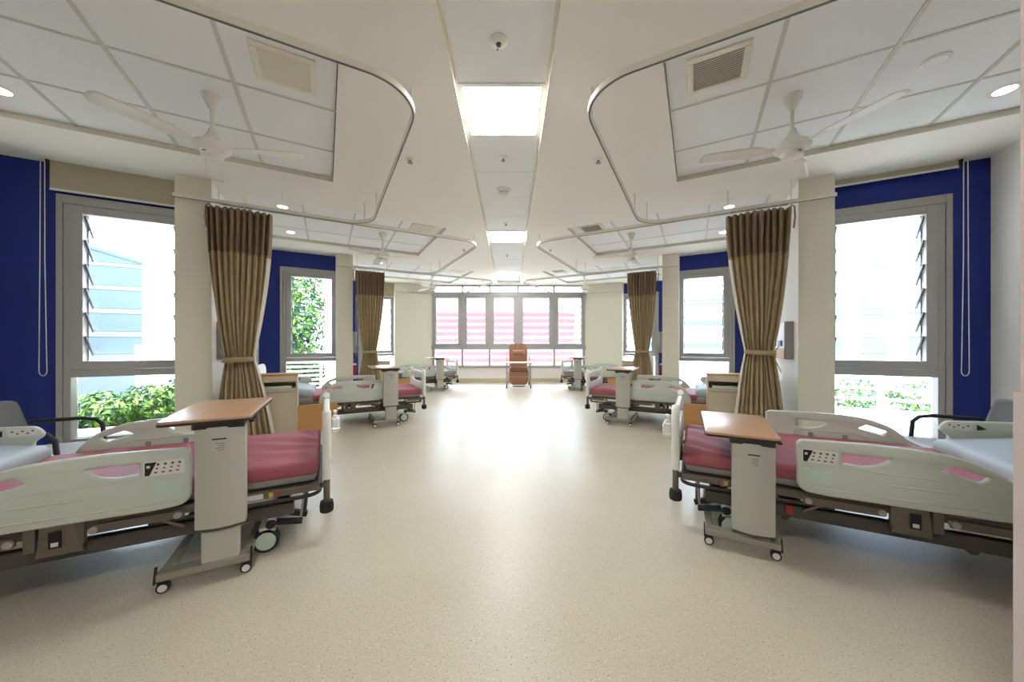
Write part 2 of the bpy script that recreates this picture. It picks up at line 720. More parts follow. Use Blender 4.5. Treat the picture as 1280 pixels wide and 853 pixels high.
def louvres(win, x0, x1, z0, z1, n, yb, depth_sign, T, clipmat='alu_dark', tilt=0.13):
    """n tilted glass blades, each its own object, with end clips; T maps (x,y,z) to world"""
    ph = (z1 - z0) / n
    for k in range(n):
        zt = z1 - ph * k - 0.015
        zb = zt - ph * 0.74
        mm = MB()
        d = depth_sign
        y0_, y1_ = yb - d * tilt * 0.42, yb + d * tilt * 0.58
        t = 0.0055
        mm.add([(x0, y0_, zt), (x1, y0_, zt), (x1, y1_, zb), (x0, y1_, zb),
                (x0, y0_ + d * t, zt + t), (x1, y0_ + d * t, zt + t), (x1, y1_ + d * t, zb + t), (x0, y1_ + d * t, zb + t)],
               [(0, 1, 2, 3), (7, 6, 5, 4), (0, 4, 5, 1), (1, 5, 6, 2), (2, 6, 7, 3), (3, 7, 4, 0)])
        for q in (2, 3, 4, 5):
            mm.m[q] = 1
        mm.v = [T(p) for p in mm.v]
        mm.build('louvre_pane', ['louvre_glass', 'glass_edge'], parent=win, smooth=0)
        for x in (x0 - 0.006, x1 + 0.006):
            mm = MB()
            mm.bar((x, y0_ - d * 0.004, zt + 0.006), (x, y1_ + d * 0.006, zb - 0.006), 0.014, 0.022, up=(0, d, 0.2))
            mm.v = [T(p) for p in mm.v]
            mm.build('louvre_clip', clipmat, parent=win, smooth=0)


def bay_window(s, i, n):
    T = lambda p: tuple(W(s, i, *p))
    win = empty('window_%d' % n, W(s, i, (WA0 + WA1) / 2, BW, 0))
    inv = Matrix.Translation(-win.location)

    class _:
        pass

    def T2(p):
        q = W(s, i, *p) - win.location
        return tuple(q)

    def pc(name, m_, fn):
        mm = MB()
        fn(mm)
        mm.v = [T2(p) for p in mm.v]
        return mm.build(name, m_, parent=win, bevel=0.003, smooth=0)
    b0, b1 = BW - 0.035, BW + 0.10
    pc('outer_frame', 'alu', lambda mm: (mm.box(WA0, WA0 + 0.045, b0, b1, WZ0, WZ1), mm.box(WA1 - 0.06, WA1, b0, b1, WZ0, WZ1),
                                          mm.box(WA0 + 0.045, WA1 - 0.06, b0, b1, WZ1 - 0.09, WZ1),
                                          mm.box(WA0 + 0.045, WA1 - 0.06, b0, b1, WZ0, WZ0 + 0.07)))
    pc('inner_stile', 'alu', lambda mm: (mm.box(WA0 + 0.049, WA0 + 0.10, b0 + 0.008, b1, WZ0 + 0.07, WZ1 - 0.09),))
    pc('transom', 'alu', lambda mm: mm.box(WA0 + 0.10, WA1 - 0.06, b0 + 0.004, b1, 0.81, 0.885))
    sx0, sx1, sz0, sz1 = WA0 + 0.104, WA1 - 0.064, 0.89, WZ1 - 0.094
    pc('sash', 'alu', lambda mm: (mm.box(sx0, sx0 + 0.085, b0 - 0.006, BW + 0.07, sz0, sz1), mm.box(sx1 - 0.085, sx1, b0 - 0.006, BW + 0.07, sz0, sz1),
                                   mm.box(sx0 + 0.085, sx1 - 0.085, b0 - 0.006, BW + 0.07, sz1 - 0.085, sz1),
                                   mm.box(sx0 + 0.085, sx1 - 0.085, b0 - 0.006, BW + 0.07, sz0, sz0 + 0.085)))
    gx0, gx1 = sx0 + 0.085, sx1 - 0.085
    louvres(win, gx0 + 0.016, gx1 - 0.016, sz0 + 0.10, sz1 - 0.09, 6, BW + 0.045, 1, T2)
    pc('operating_rod', 'alu_dark', lambda mm: (mm.box(gx0 + 0.002, gx0 + 0.010, BW + 0.04, BW + 0.052, sz0 + 0.085, sz1 - 0.085),
                                                 mm.box(gx1 - 0.010, gx1 - 0.002, BW + 0.04, BW + 0.052, sz0 + 0.085, sz1 - 0.085)))
    mm = MB()
    mm.box(WA0 + 0.10, WA1 - 0.06, BW + 0.075, BW + 0.083, WZ0 + 0.07, 0.81)
    mm.v = [T2(p) for p in mm.v]
    mm.build('fixed_pane', 'pane_glass', parent=win, smooth=0)
    pc('window_sill', 'white_wall', lambda mm: mm.box(WA0, WA1, BW - 0.03, BW - 0.001, WZ0 - 0.03, WZ0))
    tag(win, kind='structure')
    return win


n = 0
for i in range(3):
    for s in 'LR':
        n += 1
        w = bay_window(s, i, n)
        w['label'] = 'grey metal window with tilted glass louvres over a fixed pane'


def end_window():
    win = empty('window_7', (0, YF, 0))
    tag(win, 'wide grey end window of five louvred sections with clerestory panes', kind='structure')
    T2 = lambda p: (p[0], p[1] - YF, p[2])

    def pc(name, m_, fn, bev=0.003):
        mm = MB()
        fn(mm)
        mm.v = [T2(p) for p in mm.v]
        return mm.build(name, m_, parent=win, bevel=bev, smooth=0)
    y0, y1 = YF - 0.03, YF + 0.12
    pc('head_rail', 'alu', lambda mm: mm.box(-2.40, 2.40, y0, y1, 2.965, 3.06))
    pc('bottom_rail', 'alu', lambda mm: mm.box(-2.40, 2.40, y0, y1, 0.42, 0.50))
    pc('upper_transom', 'alu', lambda mm: mm.box(-2.40, 2.40, y0, y1, 2.68, 2.79))
    pc('lower_transom', 'alu', lambda mm: mm.box(-2.40, 2.40, y0, y1, 1.00, 1.13))
    for k, x in enumerate(FX):
        hw = 0.05 if 0 < k < 5 else 0.06
        x_ = min(max(x, -2.40 + hw), 2.40 - hw)
        pc('mullion', 'alu', lambda mm: mm.box(x_ - hw * 0.55, x_ + hw * 0.55, y0 - 0.004, y1, 0.42, 3.0))
    for k in range(5):
        x0, x1 = FX[k] + 0.028, FX[k + 1] - 0.028
        jb = 0.10 if k != 3 else 0.12
        pc('sash', 'alu', lambda mm: (mm.box(x0, x0 + jb, y0 + 0.02, y1, 1.13, 2.68), mm.box(x1 - jb, x1, y0 + 0.02, y1, 1.13, 2.68),
                                       mm.box(x0 + jb, x1 - jb, y0 + 0.02, y1, 2.60, 2.68), mm.box(x0 + jb, x1 - jb, y0 + 0.02, y1, 1.13, 1.18)))
        louvres(win, x0 + jb + 0.012, x1 - jb - 0.012, 1.19, 2.60, 7, YF + 0.05, 1, T2)
        for nm, za, zb in (('fixed_pane', 0.50, 1.00), ('clerestory_pane', 2.79, 2.965)):
            mm = MB()
            mm.box(x0, x1, YF + 0.06, YF + 0.067, za, zb)
            mm.v = [T2(p) for p in mm.v]
            mm.build(nm, 'pane_glass', parent=win, smooth=0)


end_window()

# ------------------------------------------------------------------ words that tell the bays apart
BAY = {('L', 0): 'in the bay with shrubs outside', ('R', 0): 'in the bay with a railing outside',
       ('L', 1): 'in the bay with a tree outside', ('R', 1): 'in the bay with a glaring white window',
       ('L', 2): 'in the end bay with a beige blind', ('R', 2): 'in the end bay without a blind'}

# ------------------------------------------------------------------ ceiling lights, vents, detectors
def light_panel(y0, label):
    t = empty('ceiling_light_panel', (0, y0 + 0.325, ZR))
    mm = MB()
    for b in ((-0.318, 0.318, -0.322, -0.288), (-0.318, 0.318, 0.288, 0.322), (-0.318, -0.288, -0.288, 0.288), (0.288, 0.318, -0.288, 0.288)):
        mm.box(*b, -0.006, 0.02)
    mm.build('frame', 'white_plastic', parent=t, smooth=0)
    mm = MB()
    mm.box(-0.288, 0.288, -0.288, 0.288, 0.002, 0.012)
    mm.build('diffuser', 'panel_light', parent=t, smooth=0)
    tag(t, label, 'ceiling light', 'square light panels along the ceiling strip')


light_panel(2.5, 'largest looking square light panel, next to the red-dot sensor')
light_panel(5.75, 'square light panel beyond the round smoke detector')
light_panel(9.0, 'square light panel beside the end window')
light_panel(-0.75, 'square light panel before the red-dot sensor')


def downlight(p, label):
    t = empty('downlight', p)
    mm = MB()
    mm.lathe([(0.055, 0.004), (0.058, -0.004), (0.082, -0.006), (0.085, 0.0), (0.085, 0.004)], n=28)
    mm.build('trim_ring', 'white_plastic', parent=t)
    mm = MB()
    mm.lathe([(0.0, -0.002), (0.057, -0.002), (0.057, 0.003), (0.0, 0.003)], n=28)
    mm.build('lens', 'down_light', parent=t)
    tag(t, label, 'downlight', 'round downlights in the tile fields')


for (s, i), ph in BAY.items():
    for b in (2.82, 4.04):
        downlight(W(s, i, -2.09, b, ZR), 'round downlight %s the window ' % ('nearer' if b > 3 else 'farther from') + ph)


def vent(p, rot, label):
    t = empty('air_vent', p, rot)
    mm = MB()
    o, q = 0.185, 0.145
    for b in ((-o, o, -o, -q), (-o, o, q, o), (-o, -q, -q, q), (q, o, -q, q)):
        mm.box(*b, -0.012, 0.0)
    mm.build('frame', 'vent_cream', parent=t, bevel=0.004, smooth=0)
    mm = MB()
    mm.box(-q, q, -q, q, -0.002, 0.0)
    mm.build('backing', 'vent_back', parent=t, smooth=0)
    me = None
    for k in range(14):
        y = -q + (k + 0.5) * 2 * q / 14
        if me is None:
            mm = MB()
            mm.bar((-q, 0, -0.005), (q, 0, -0.005), 0.017, 0.003, up=(0, 0.45, 1))
            ob = mm.build('slat', 'vent_slat', parent=t, smooth=0)
            me = ob.data
        else:
            ob = bpy.data.objects.new('slat', me)
            COL.objects.link(ob)
            ob.parent = t
        ob.location = (0, y, 0)
    tag(t, label, 'air vent', 'square air vents in the ceiling tiles')


for (s, i), ph in BAY.items():
    vent(W(s, i, -0.19, 2.80, ZR - 0.0005), ROT[s], 'square cream slatted air vent ' + ph)


def detector(p, label, r=0.03, name='sprinkler_head', grp=None, drop=0.03):
    t = empty(name, p)
    mm = MB()
    mm.lathe([(0.0, 0.0), (r, 0.0), (r, -0.006), (r * 0.55, -0.012), (0.0, -0.012)], n=20)
    mm.build('rose', 'white_plastic', parent=t)
    mm = MB()
    mm.lathe([(0.0, -0.012), (r * 0.3, -0.012), (r * 0.3, -drop), (r * 0.6, -drop - 0.004), (0.0, -drop - 0.008)], n=14)
    mm.build('deflector', 'label_grey', parent=t)
    tag(t, label, 'sprinkler', grp)


for (s, i), ph in BAY.items():
    detector(W(s, i, 0.80, 3.48, ZC), 'small white ceiling sprinkler ' + ph, 0.045, grp='ceiling sprinklers beside the tracks')
t = empty('ceiling_sensor', (-0.01, 2.15, ZR))
mm = MB()
mm.lathe([(0.0, 0.0), (0.055, 0.0), (0.055, -0.012), (0.04, -0.024), (0.0, -0.026)], n=28)
mm.build('housing', 'white_plastic', parent=t)
mm = MB()
mm.lathe([(0.0, -0.026), (0.017, -0.026), (0.014, -0.036), (0.0, -0.04)], n=18)
mm.build('lens', 'frame_mid', parent=t)
mm = MB()
mm.lathe([(0.0, -0.022), (0.006, -0.022), (0.006, -0.029), (0.0, -0.03)], c=(-0.008, 0.038, 0), n=10)
mm.build('indicator', 'sensor_red', parent=t)
tag(t, 'round white ceiling sensor with dark lens and red dot', 'sensor')
t = empty('smoke_detector', (-0.02, 4.22, ZR))
mm = MB()
mm.lathe([(0.0, 0.0), (0.085, 0.0), (0.085, -0.02), (0.07, -0.03), (0.0, -0.03)], n=28)
mm.build('base', 'white_plastic', parent=t)
mm = MB()
mm.lathe([(0.0, -0.03), (0.06, -0.03), (0.055, -0.05), (0.03, -0.06), (0.0, -0.06)], n=24)
mm.build('cap', 'rail_plastic', parent=t)
tag(t, 'round white smoke detector on the ceiling strip', 'smoke detector')
for y_, lb in ((3.5, 'small white sprinkler between first light panel and smoke detector'), (5.4, 'small white sprinkler just before the second light panel'),
               (7.3, 'small white sprinkler halfway to the last light panel')):
    detector((-0.01, y_, ZR), lb, 0.035)
t = empty('inspection_cover', W('R', 0, -1.47, 3.40, ZR))
mm = MB()
mm.lathe([(0.0, 0.0), (0.07, 0.0), (0.07, -0.006), (0.062, -0.009), (0.0, -0.009)], n=28)
mm.build('rim', 'white_plastic', parent=t)
mm = MB()
mm.lathe([(0.0, -0.009), (0.058, -0.009), (0.055, -0.012), (0.0, -0.012)], n=28)
mm.build('lid', 'tile', parent=t)
tag(t, 'flat round white cover plate on a ceiling tile', 'cover plate')


# ------------------------------------------------------------------ ceiling fans
def fan(p, ang, label):
    t = empty('ceiling_fan', p)
    mm = MB()
    mm.lathe([(0.0, 0.0), (0.066, 0.0), (0.068, -0.006), (0.045, -0.06), (0.022, -0.105), (0.0, -0.107)], n=28)
    mm.build('canopy', 'fan_white', parent=t)
    mm = MB()
    mm.cyl((0, 0, -0.10), (0, 0, -0.30), 0.013, 14)
    mm.build('down_rod', 'fan_white', parent=t)
    mm = MB()
    mm.lathe([(0.0, -0.255), (0.024, -0.255), (0.03, -0.285), (0.055, -0.33), (0.105, -0.365), (0.118, -0.385), (0.118, -0.402), (0.10, -0.418),
              (0.075, -0.43), (0.07, -0.465), (0.055, -0.475), (0.0, -0.478)], n=36)
    mo = mm.build('motor_housing', 'fan_white', parent=t)
    mm = MB()
    mm.box(-0.012, 0.012, -0.0735, -0.070, -0.452, -0.444)
    mm.build('badge', 'label_red', parent=mo, smooth=0)
    for k in range(3):
        an = ang + 2 * PI * k / 3
        mm = MB()
        # a gently twisted, slightly drooping blade
        prof = []

        def bl(u, v):
            r_ = 0.17 + u * 0.47
            w_ = (0.030 + 0.034 * min(1, u * 5)) * (1 if u < 0.93 else math.sqrt(max(0.05, 1 - ((u - 0.93) / 0.07) ** 2 * 0.8)))
            y_ = (v - 0.5) * 2 * w_
            tw = R(13 - 5 * u)
            return (r_, y_ * math.cos(tw), -0.398 + y_ * math.sin(tw) + 0.004 * (1 - (2 * v - 1) ** 2) - 0.01 * u)
        mm.grid(bl, 16, 6)
        b_ = mm.build('blade', 'fan_white', parent=t, rot=an)
        sd = b_.modifiers.new('thick', 'SOLIDIFY')
        sd.thickness = 0.005
        mm = MB()
        mm.bar((0.10, 0, -0.396), (0.24, 0, -0.394), 0.045, 0.006, up=(0, -0.22, 1))
        mm.build('blade_bracket', 'fan_white', parent=b_, smooth=0)
    tag(t, label, 'ceiling fan', 'white three-blade ceiling fans')


FAN_A = {('L', 0): R(8), ('R', 0): R(-74), ('L', 1): R(3), ('R', 1): R(60), ('L', 2): R(20), ('R', 2): R(75)}
for (s, i), ph in BAY.items():
    fan(Vector((SG[s] * 2.22, 2.64, ZR)) + O(s, i), FAN_A[(s, i)], 'white three-blade ceiling fan ' + ph)


# ------------------------------------------------------------------ curtain tracks
ZT = 2.735
def arc(cx, cy, r, a0, a1, n=10):
    return [(cx + r * math.cos(a0 + (a1 - a0) * k / n), cy + r * math.sin(a0 + (a1 - a0) * k / n)) for k in range(n + 1)]


def track(s, i, label):
    A1, B0, B1, r = 0.60, 2.13, 4.915, 0.34
    t = empty('curtain_track', W(s, i, 0, 0, 0), ROT[s])
    pts = [(AC0 + 0.001, B1)] + arc(A1 - r, B1 - r, r, PI / 2, 0) + arc(A1 - r, B0 + r, r, 0, -PI / 2) + [(AH[(s, i)] + 0.001, B0)]

    def sweep(w0, w1, z0, z1, mt, nm):
        mm = MB(SY[s])
        n_ = len(pts)
        vs = []
        for k, p in enumerate(pts):
            d = Vector(pts[min(k + 1, n_ - 1)]) - Vector(pts[max(k - 1, 0)])
            d.normalize()
            nx, ny = d.y, -d.x
            for w_, z in ((w0, z0), (w1, z0), (w1, z1), (w0, z1)):
                vs.append((p[0] + nx * w_, p[1] + ny * w_, z))
        fs = [(0, 1, 2, 3), tuple((n_ - 1) * 4 + q for q in (3, 2, 1, 0))]
        for k in range(n_ - 1):
            for q in range(4):
                fs.append((k * 4 + q, k * 4 + (q + 1) % 4, (k + 1) * 4 + (q + 1) % 4, (k + 1) * 4 + q))
        mm.add(vs, fs)
        return mm.build(nm, mt, parent=t, smooth=50)
    sweep(-0.012, 0.012, ZT, ZT + 0.038, 'track_white', 'rail')
    sweep(-0.005, 0.005, ZT - 0.004, ZT, 'track_grey', 'runner_slot')
    for (a, b) in ((A1 - 0.10, B1 - 0.10), (A1 - 0.05, B1 - 0.45), (A1 - 0.05, B0 + 0.36), (-0.4, B1), (-1.0, B1)):
        mm = MB(SY[s])
        zc = ZR if (RA0 < a < RA1 and RB0 < b < RB1) else ZC
        # snap rods on the rail path
        if abs(a - (A1 - 0.10)) < 1e-6:
            a, b = A1 - r + r * math.cos(PI / 4), B1 - r + r * math.sin(PI / 4)
        elif b in (B1 - 0.45, B0 + 0.36):
            a = A1
        mm.cyl((a, b, ZT + 0.03), (a, b, zc), 0.006, 8)
        mm.build('hanger_rod', 'track_white', parent=t)
    tag(t, label, 'curtain track', 'white ceiling-hung curtain tracks around the beds')


for (s, i), ph in BAY.items():
    track(s, i, 'white U-shaped curtain track ' + ph)


# ------------------------------------------------------------------ curtains
def curtain(s, i, ac, label, seed, lean=0.0, tie_z=1.0, w_top=0.29, w_bot=0.27):
    rnd = random.Random(seed)
    bc = 4.86
    t = empty('privacy_curtain', W(s, i, ac, bc, 0), ROT[s])
    ztop, znet, zbot = 2.665, 2.16, 0.10
    nf = 10
    ph = [rnd.uniform(-0.5, 0.5) for _ in range(nf + 1)]

    def half(z):
        if z > tie_z:
            u = (z - tie_z) / (ztop - tie_z)
            return 0.135 + (w_top - 0.135) * (1 - (1 - u) ** 1.75)
        u = (tie_z - z) / (tie_z - zbot)
        return 0.135 + (w_bot - 0.135) * u ** 0.8

    def pt(u, z):
        hw = half(z)
        sq = 1.0 - 0.45 * math.exp(-((z - tie_z) / 0.25) ** 2)
        x = (u - 0.5) * 2 * hw
        k = u * nf
        j = min(int(k), nf - 1)
        wob = ph[j] * (1 - (k - j)) + ph[j + 1] * (k - j)
        w = math.sin(2 * PI * k + wob * 1.5)
        dep = 0.050 * sq * (0.8 + 0.4 * abs(wob)) * w + 0.018 * math.sin(4 * PI * k + 3 * wob)
        edge = math.sin(PI * u)
        bow = -0.05 * edge * (0.4 + 0.6 * min(1, abs(z - tie_z)))
        # folds gather and lean a little
        x += 0.012 * math.sin(2 * PI * k + 1.3) * sq + lean * max(0, tie_z - z) + 0.006 * math.sin(3 * z + wob * 4)
        y = dep + bow - 0.06 * max(0, tie_z - z)
        return (x, y, z)

    NU = nf * 10

    def sheet(z1, z0, nv, m_, name, u0=0.0, u1=1.0):
        mm = MB(SY[s])
        mm.grid(lambda v, u: pt(u0 + (u1 - u0) * u, z1 + (z0 - z1) * v), nv, int(NU * (u1 - u0)))
        o = mm.build(name, m_, parent=t, smooth=60)
        sd = o.modifiers.new('thick', 'SOLIDIFY')
        sd.thickness = 0.003
        return o
    sheet(ztop, znet, 12, 'curtain_net', 'net_header')
    sheet(znet, zbot, 46, 'curtain', 'drape', 0.0, 0.955)
    sheet(znet, zbot, 46, 'curtain_back', 'lining_edge', 0.955, 1.0)
    mm = MB(SY[s])
    mm.grid(lambda v, u: tuple(Vector(pt(u, znet + 0.018 - 0.030 * v)) + Vector((0, -0.004, 0))), 1, NU)
    o = mm.build('seam_band', 'curtain_band', parent=t, smooth=60)
    o.modifiers.new('thick', 'SOLIDIFY').thickness = 0.004
    # tie band
    mm = MB(SY[s])

    def band(v, u):
        an = 2 * PI * u
        return (0.146 * math.cos(an), -0.075 + 0.085 * math.sin(an), tie_z + 0.028 - 0.056 * v + 0.006 * math.cos(an))
    mm.grid(band, 2, 40, closed_v=True)
    o = mm.build('tieback', 'curtain_band', parent=t, smooth=60)
    o.modifiers.new('thick', 'SOLIDIFY').thickness = 0.006
    for k in range(8):
        u = (k + 0.5) / 8
        p = pt(u, ztop)
        mm = MB(SY[s])
        mm.tube([(p[0], p[1], ztop - 0.01), (p[0], p[1] * 0.5 + 0.03, ztop + 0.03), (p[0], 0.055, ZT - 0.003)], 0.003, 6)
        mm.build('hook', 'white_plastic', parent=t)
    # loose first pleat hanging at the wall end
    mm = MB(SY[s])
    sgn = -1
    x0 = -w_top
    mm.tube([(x0 - 0.005, 0.02, ztop - 0.22), (x0 - 0.02, 0.03, ztop - 0.1), (x0 - 0.018, 0.045, ztop + 0.02), (x0 + 0.004, 0.055, ztop + 0.05),
             (x0 + 0.03, 0.04, ztop + 0.01)], 0.008, 8)
    mm.build('loose_pleat', 'curtain_net', parent=t)
    tag(t, label, 'curtain', 'tied brown privacy curtains')


curtain('L', 0, -0.80, 'brown curtain tied back in front of the bay with a tree outside', 1, 0.06, 0.985)
curtain('R', 0, -0.70, 'brown curtain tied back in front of the bay with a glaring white window', 2, 0.0, 1.06, 0.31, 0.25)
curtain('L', 1, -0.76, 'brown curtain tied back in front of the end bay with a beige blind', 3, 0.0, 1.0)
curtain('R', 1, -0.70, 'brown curtain tied back in front of the end bay without a blind', 4, 0.0, 1.0)


# ------------------------------------------------------------------ roller blinds
def blind(s, i, zb, label):
    b = BW - 0.075
    t = empty('roller_blind', W(s, i, (WA0 + WA1) / 2, b, ZC), ROT[s])
    hw = (WA1 - WA0) / 2 + 0.02
    mm = MB(SY[s])
    mm.box(-hw, hw, -0.0015, 0.0015, zb - ZC, -0.002)
    mm.build('fabric', 'blind', parent=t, smooth=0)
    mm = MB(SY[s])
    mm.box(-hw, hw, -0.008, 0.008, zb - ZC - 0.022, zb - ZC)
    mm.build('bottom_bar', 'white_plastic', parent=t, bevel=0.003, smooth=0)
    mm = MB(SY[s])
    mm.box(-hw - 0.022, -hw - 0.002, -0.02, 0.03, -0.085, -0.002)
    mm.build('end_bracket', 'frame_dark', parent=t, smooth=0)
    mm = MB(SY[s])
    x = -hw - 0.025
    zl = 0.86 - ZC
    path = [(x - 0.022, -0.03, -0.03), (x - 0.024, -0.032, -1.0), (x - 0.03, -0.032, zl + 0.12)] + \
           [(x - 0.004 + 0.026 * math.cos(PI + PI * k / 8), -0.032, zl + 0.03 + 0.05 * math.sin(PI + PI * k / 8)) for k in range(9)] + \
           [(x + 0.020, -0.032, zl + 0.12), (x + 0.008, -0.032, -1.0), (x + 0.006, -0.03, -0.03)]
    mm.tube(path, 0.0035, 6)
    mm.build('chain', 'white_plastic', parent=t)
    tag(t, label, 'roller blind', 'beige roller blinds above the windows')


blind('L', 0, 2.725, 'beige roller blind drawn down a hand above the window with garden shrubs')
blind('R', 0, 2.945, 'beige roller blind rolled up above the window with a white railing')
blind('L', 2, 2.60, 'beige roller blind drawn down over the end bay beside the wide end window')


# ------------------------------------------------------------------ hospital beds
from mathutils import noise as mnoise


def rounded_box(x0, x1, y0, y1, z0, z1, r, nx, ny, nz, disp=None):
    """closed box of quads with rounded edges; disp(p) -> offset"""
    c = Vector(((x0 + x1) / 2, (y0 + y1) / 2, (z0 + z1) / 2))
    h = Vector(((x1 - x0) / 2, (y1 - y0) / 2, (z1 - z0) / 2))
    bm = bmesh.new()
    seen = {}

    def vert(p):
        k = tuple(round(q, 6) for q in p)
        if k not in seen:
            inner = Vector([max(-(h[q] - r), min(h[q] - r, p[q])) for q in range(3)])
            d = p - inner
            q_ = inner + (d.normalized() * r if d.length > 1e-9 else d)
            q_ = q_ + c
            if disp:
                q_ = q_ + Vector(disp(q_))
            seen[k] = bm.verts.new(q_)
        return seen[k]
    nn = (nx, ny, nz)
    for ax in range(3):
        u, v = [q for q in range(3) if q != ax]
        for sg in (-1, 1):
            for i in range(nn[u]):
                for j in range(nn[v]):
                    q = []
                    for (di, dj) in ((0, 0), (1, 0), (1, 1), (0, 1)):
                        p = Vector((0, 0, 0))
                        p[ax] = sg * h[ax]
                        p[u] = -h[u] + 2 * h[u] * (i + di) / nn[u]
                        p[v] = -h[v] + 2 * h[v] * (j + dj) / nn[v]
                        q.append(vert(p))
                    bm.faces.new(q)
    bmesh.ops.recalc_face_normals(bm, faces=bm.faces[:])
    return bm


def bm_obj(name, bm, m_, parent, smooth=60):
    me = bpy.data.meshes.new(name)
    bm.to_mesh(me)
    bm.free()
    me.materials.append(MATS[m_])
    me.shade_smooth()
    me.set_sharp_from_angle(angle=R(smooth))
    o = bpy.data.objects.new(name, me)
    COL.objects.link(o)
    o.parent = parent
    return o


RAIL = rounded([(-0.590, 0.36), (-0.590, 0.640), (-0.95, 0.650), (-1.17, 0.632), (-1.31, 0.575), (-1.395, 0.47), (-1.41, 0.36), (-0.72, 0.352)],
               [0.07, 0.035, 0.2, 0.2, 0.12, 0.05, 0.03, 0.03], 7)
HOLE_A = rounded([(-0.775, 0.588), (-0.960, 0.584), (-0.915, 0.545), (-0.85, 0.530), (-0.775, 0.537)], [0.008, 0.02, 0.03, 0.03, 0.008], 4)
HOLE_B = rounded([(-1.120, 0.556), (-1.165, 0.586), (-1.275, 0.550), (-1.245, 0.520), (-1.19, 0.538)], [0.01, 0.01, 0.01, 0.01, 0.03], 4)
HEADRAIL = rounded([(-1.505, 0.600), (-1.545, 0.655), (-1.90, 0.675), (-2.03, 0.62), (-2.06, 0.42), (-1.60, 0.40), (-1.475, 0.405), (-1.47, 0.455), (-1.57, 0.545)],
                   [0.03, 0.03, 0.1, 0.1, 0.05, 0.05, 0.03, 0.03, 0.08], 6)
HEADHOLE = rounded([(-1.56, 0.455), (-1.66, 0.505), (-1.755, 0.468), (-1.66, 0.435), (-1.55, 0.432)], 0.012, 4)
FOOTB = rounded([(-0.43, 0.37), (-0.435, 0.70), (-0.30, 0.735), (0.30, 0.735), (0.435, 0.70), (0.43, 0.37), (0.0, 0.35)], [0.03, 0.05, 0.15, 0.15, 0.05, 0.03, 0.2], 6)
FOOTH = rounded([(-0.36, 0.60), (-0.31, 0.67), (0.31, 0.67), (0.36, 0.60), (0.22, 0.565), (-0.22, 0.565)], 0.03, 4)
HEADB = rounded([(-0.43, 0.38), (-0.44, 0.80), (-0.30, 0.88), (0.30, 0.88), (0.44, 0.80), (0.43, 0.38)], [0.03, 0.08, 0.2, 0.2, 0.08, 0.03], 6)


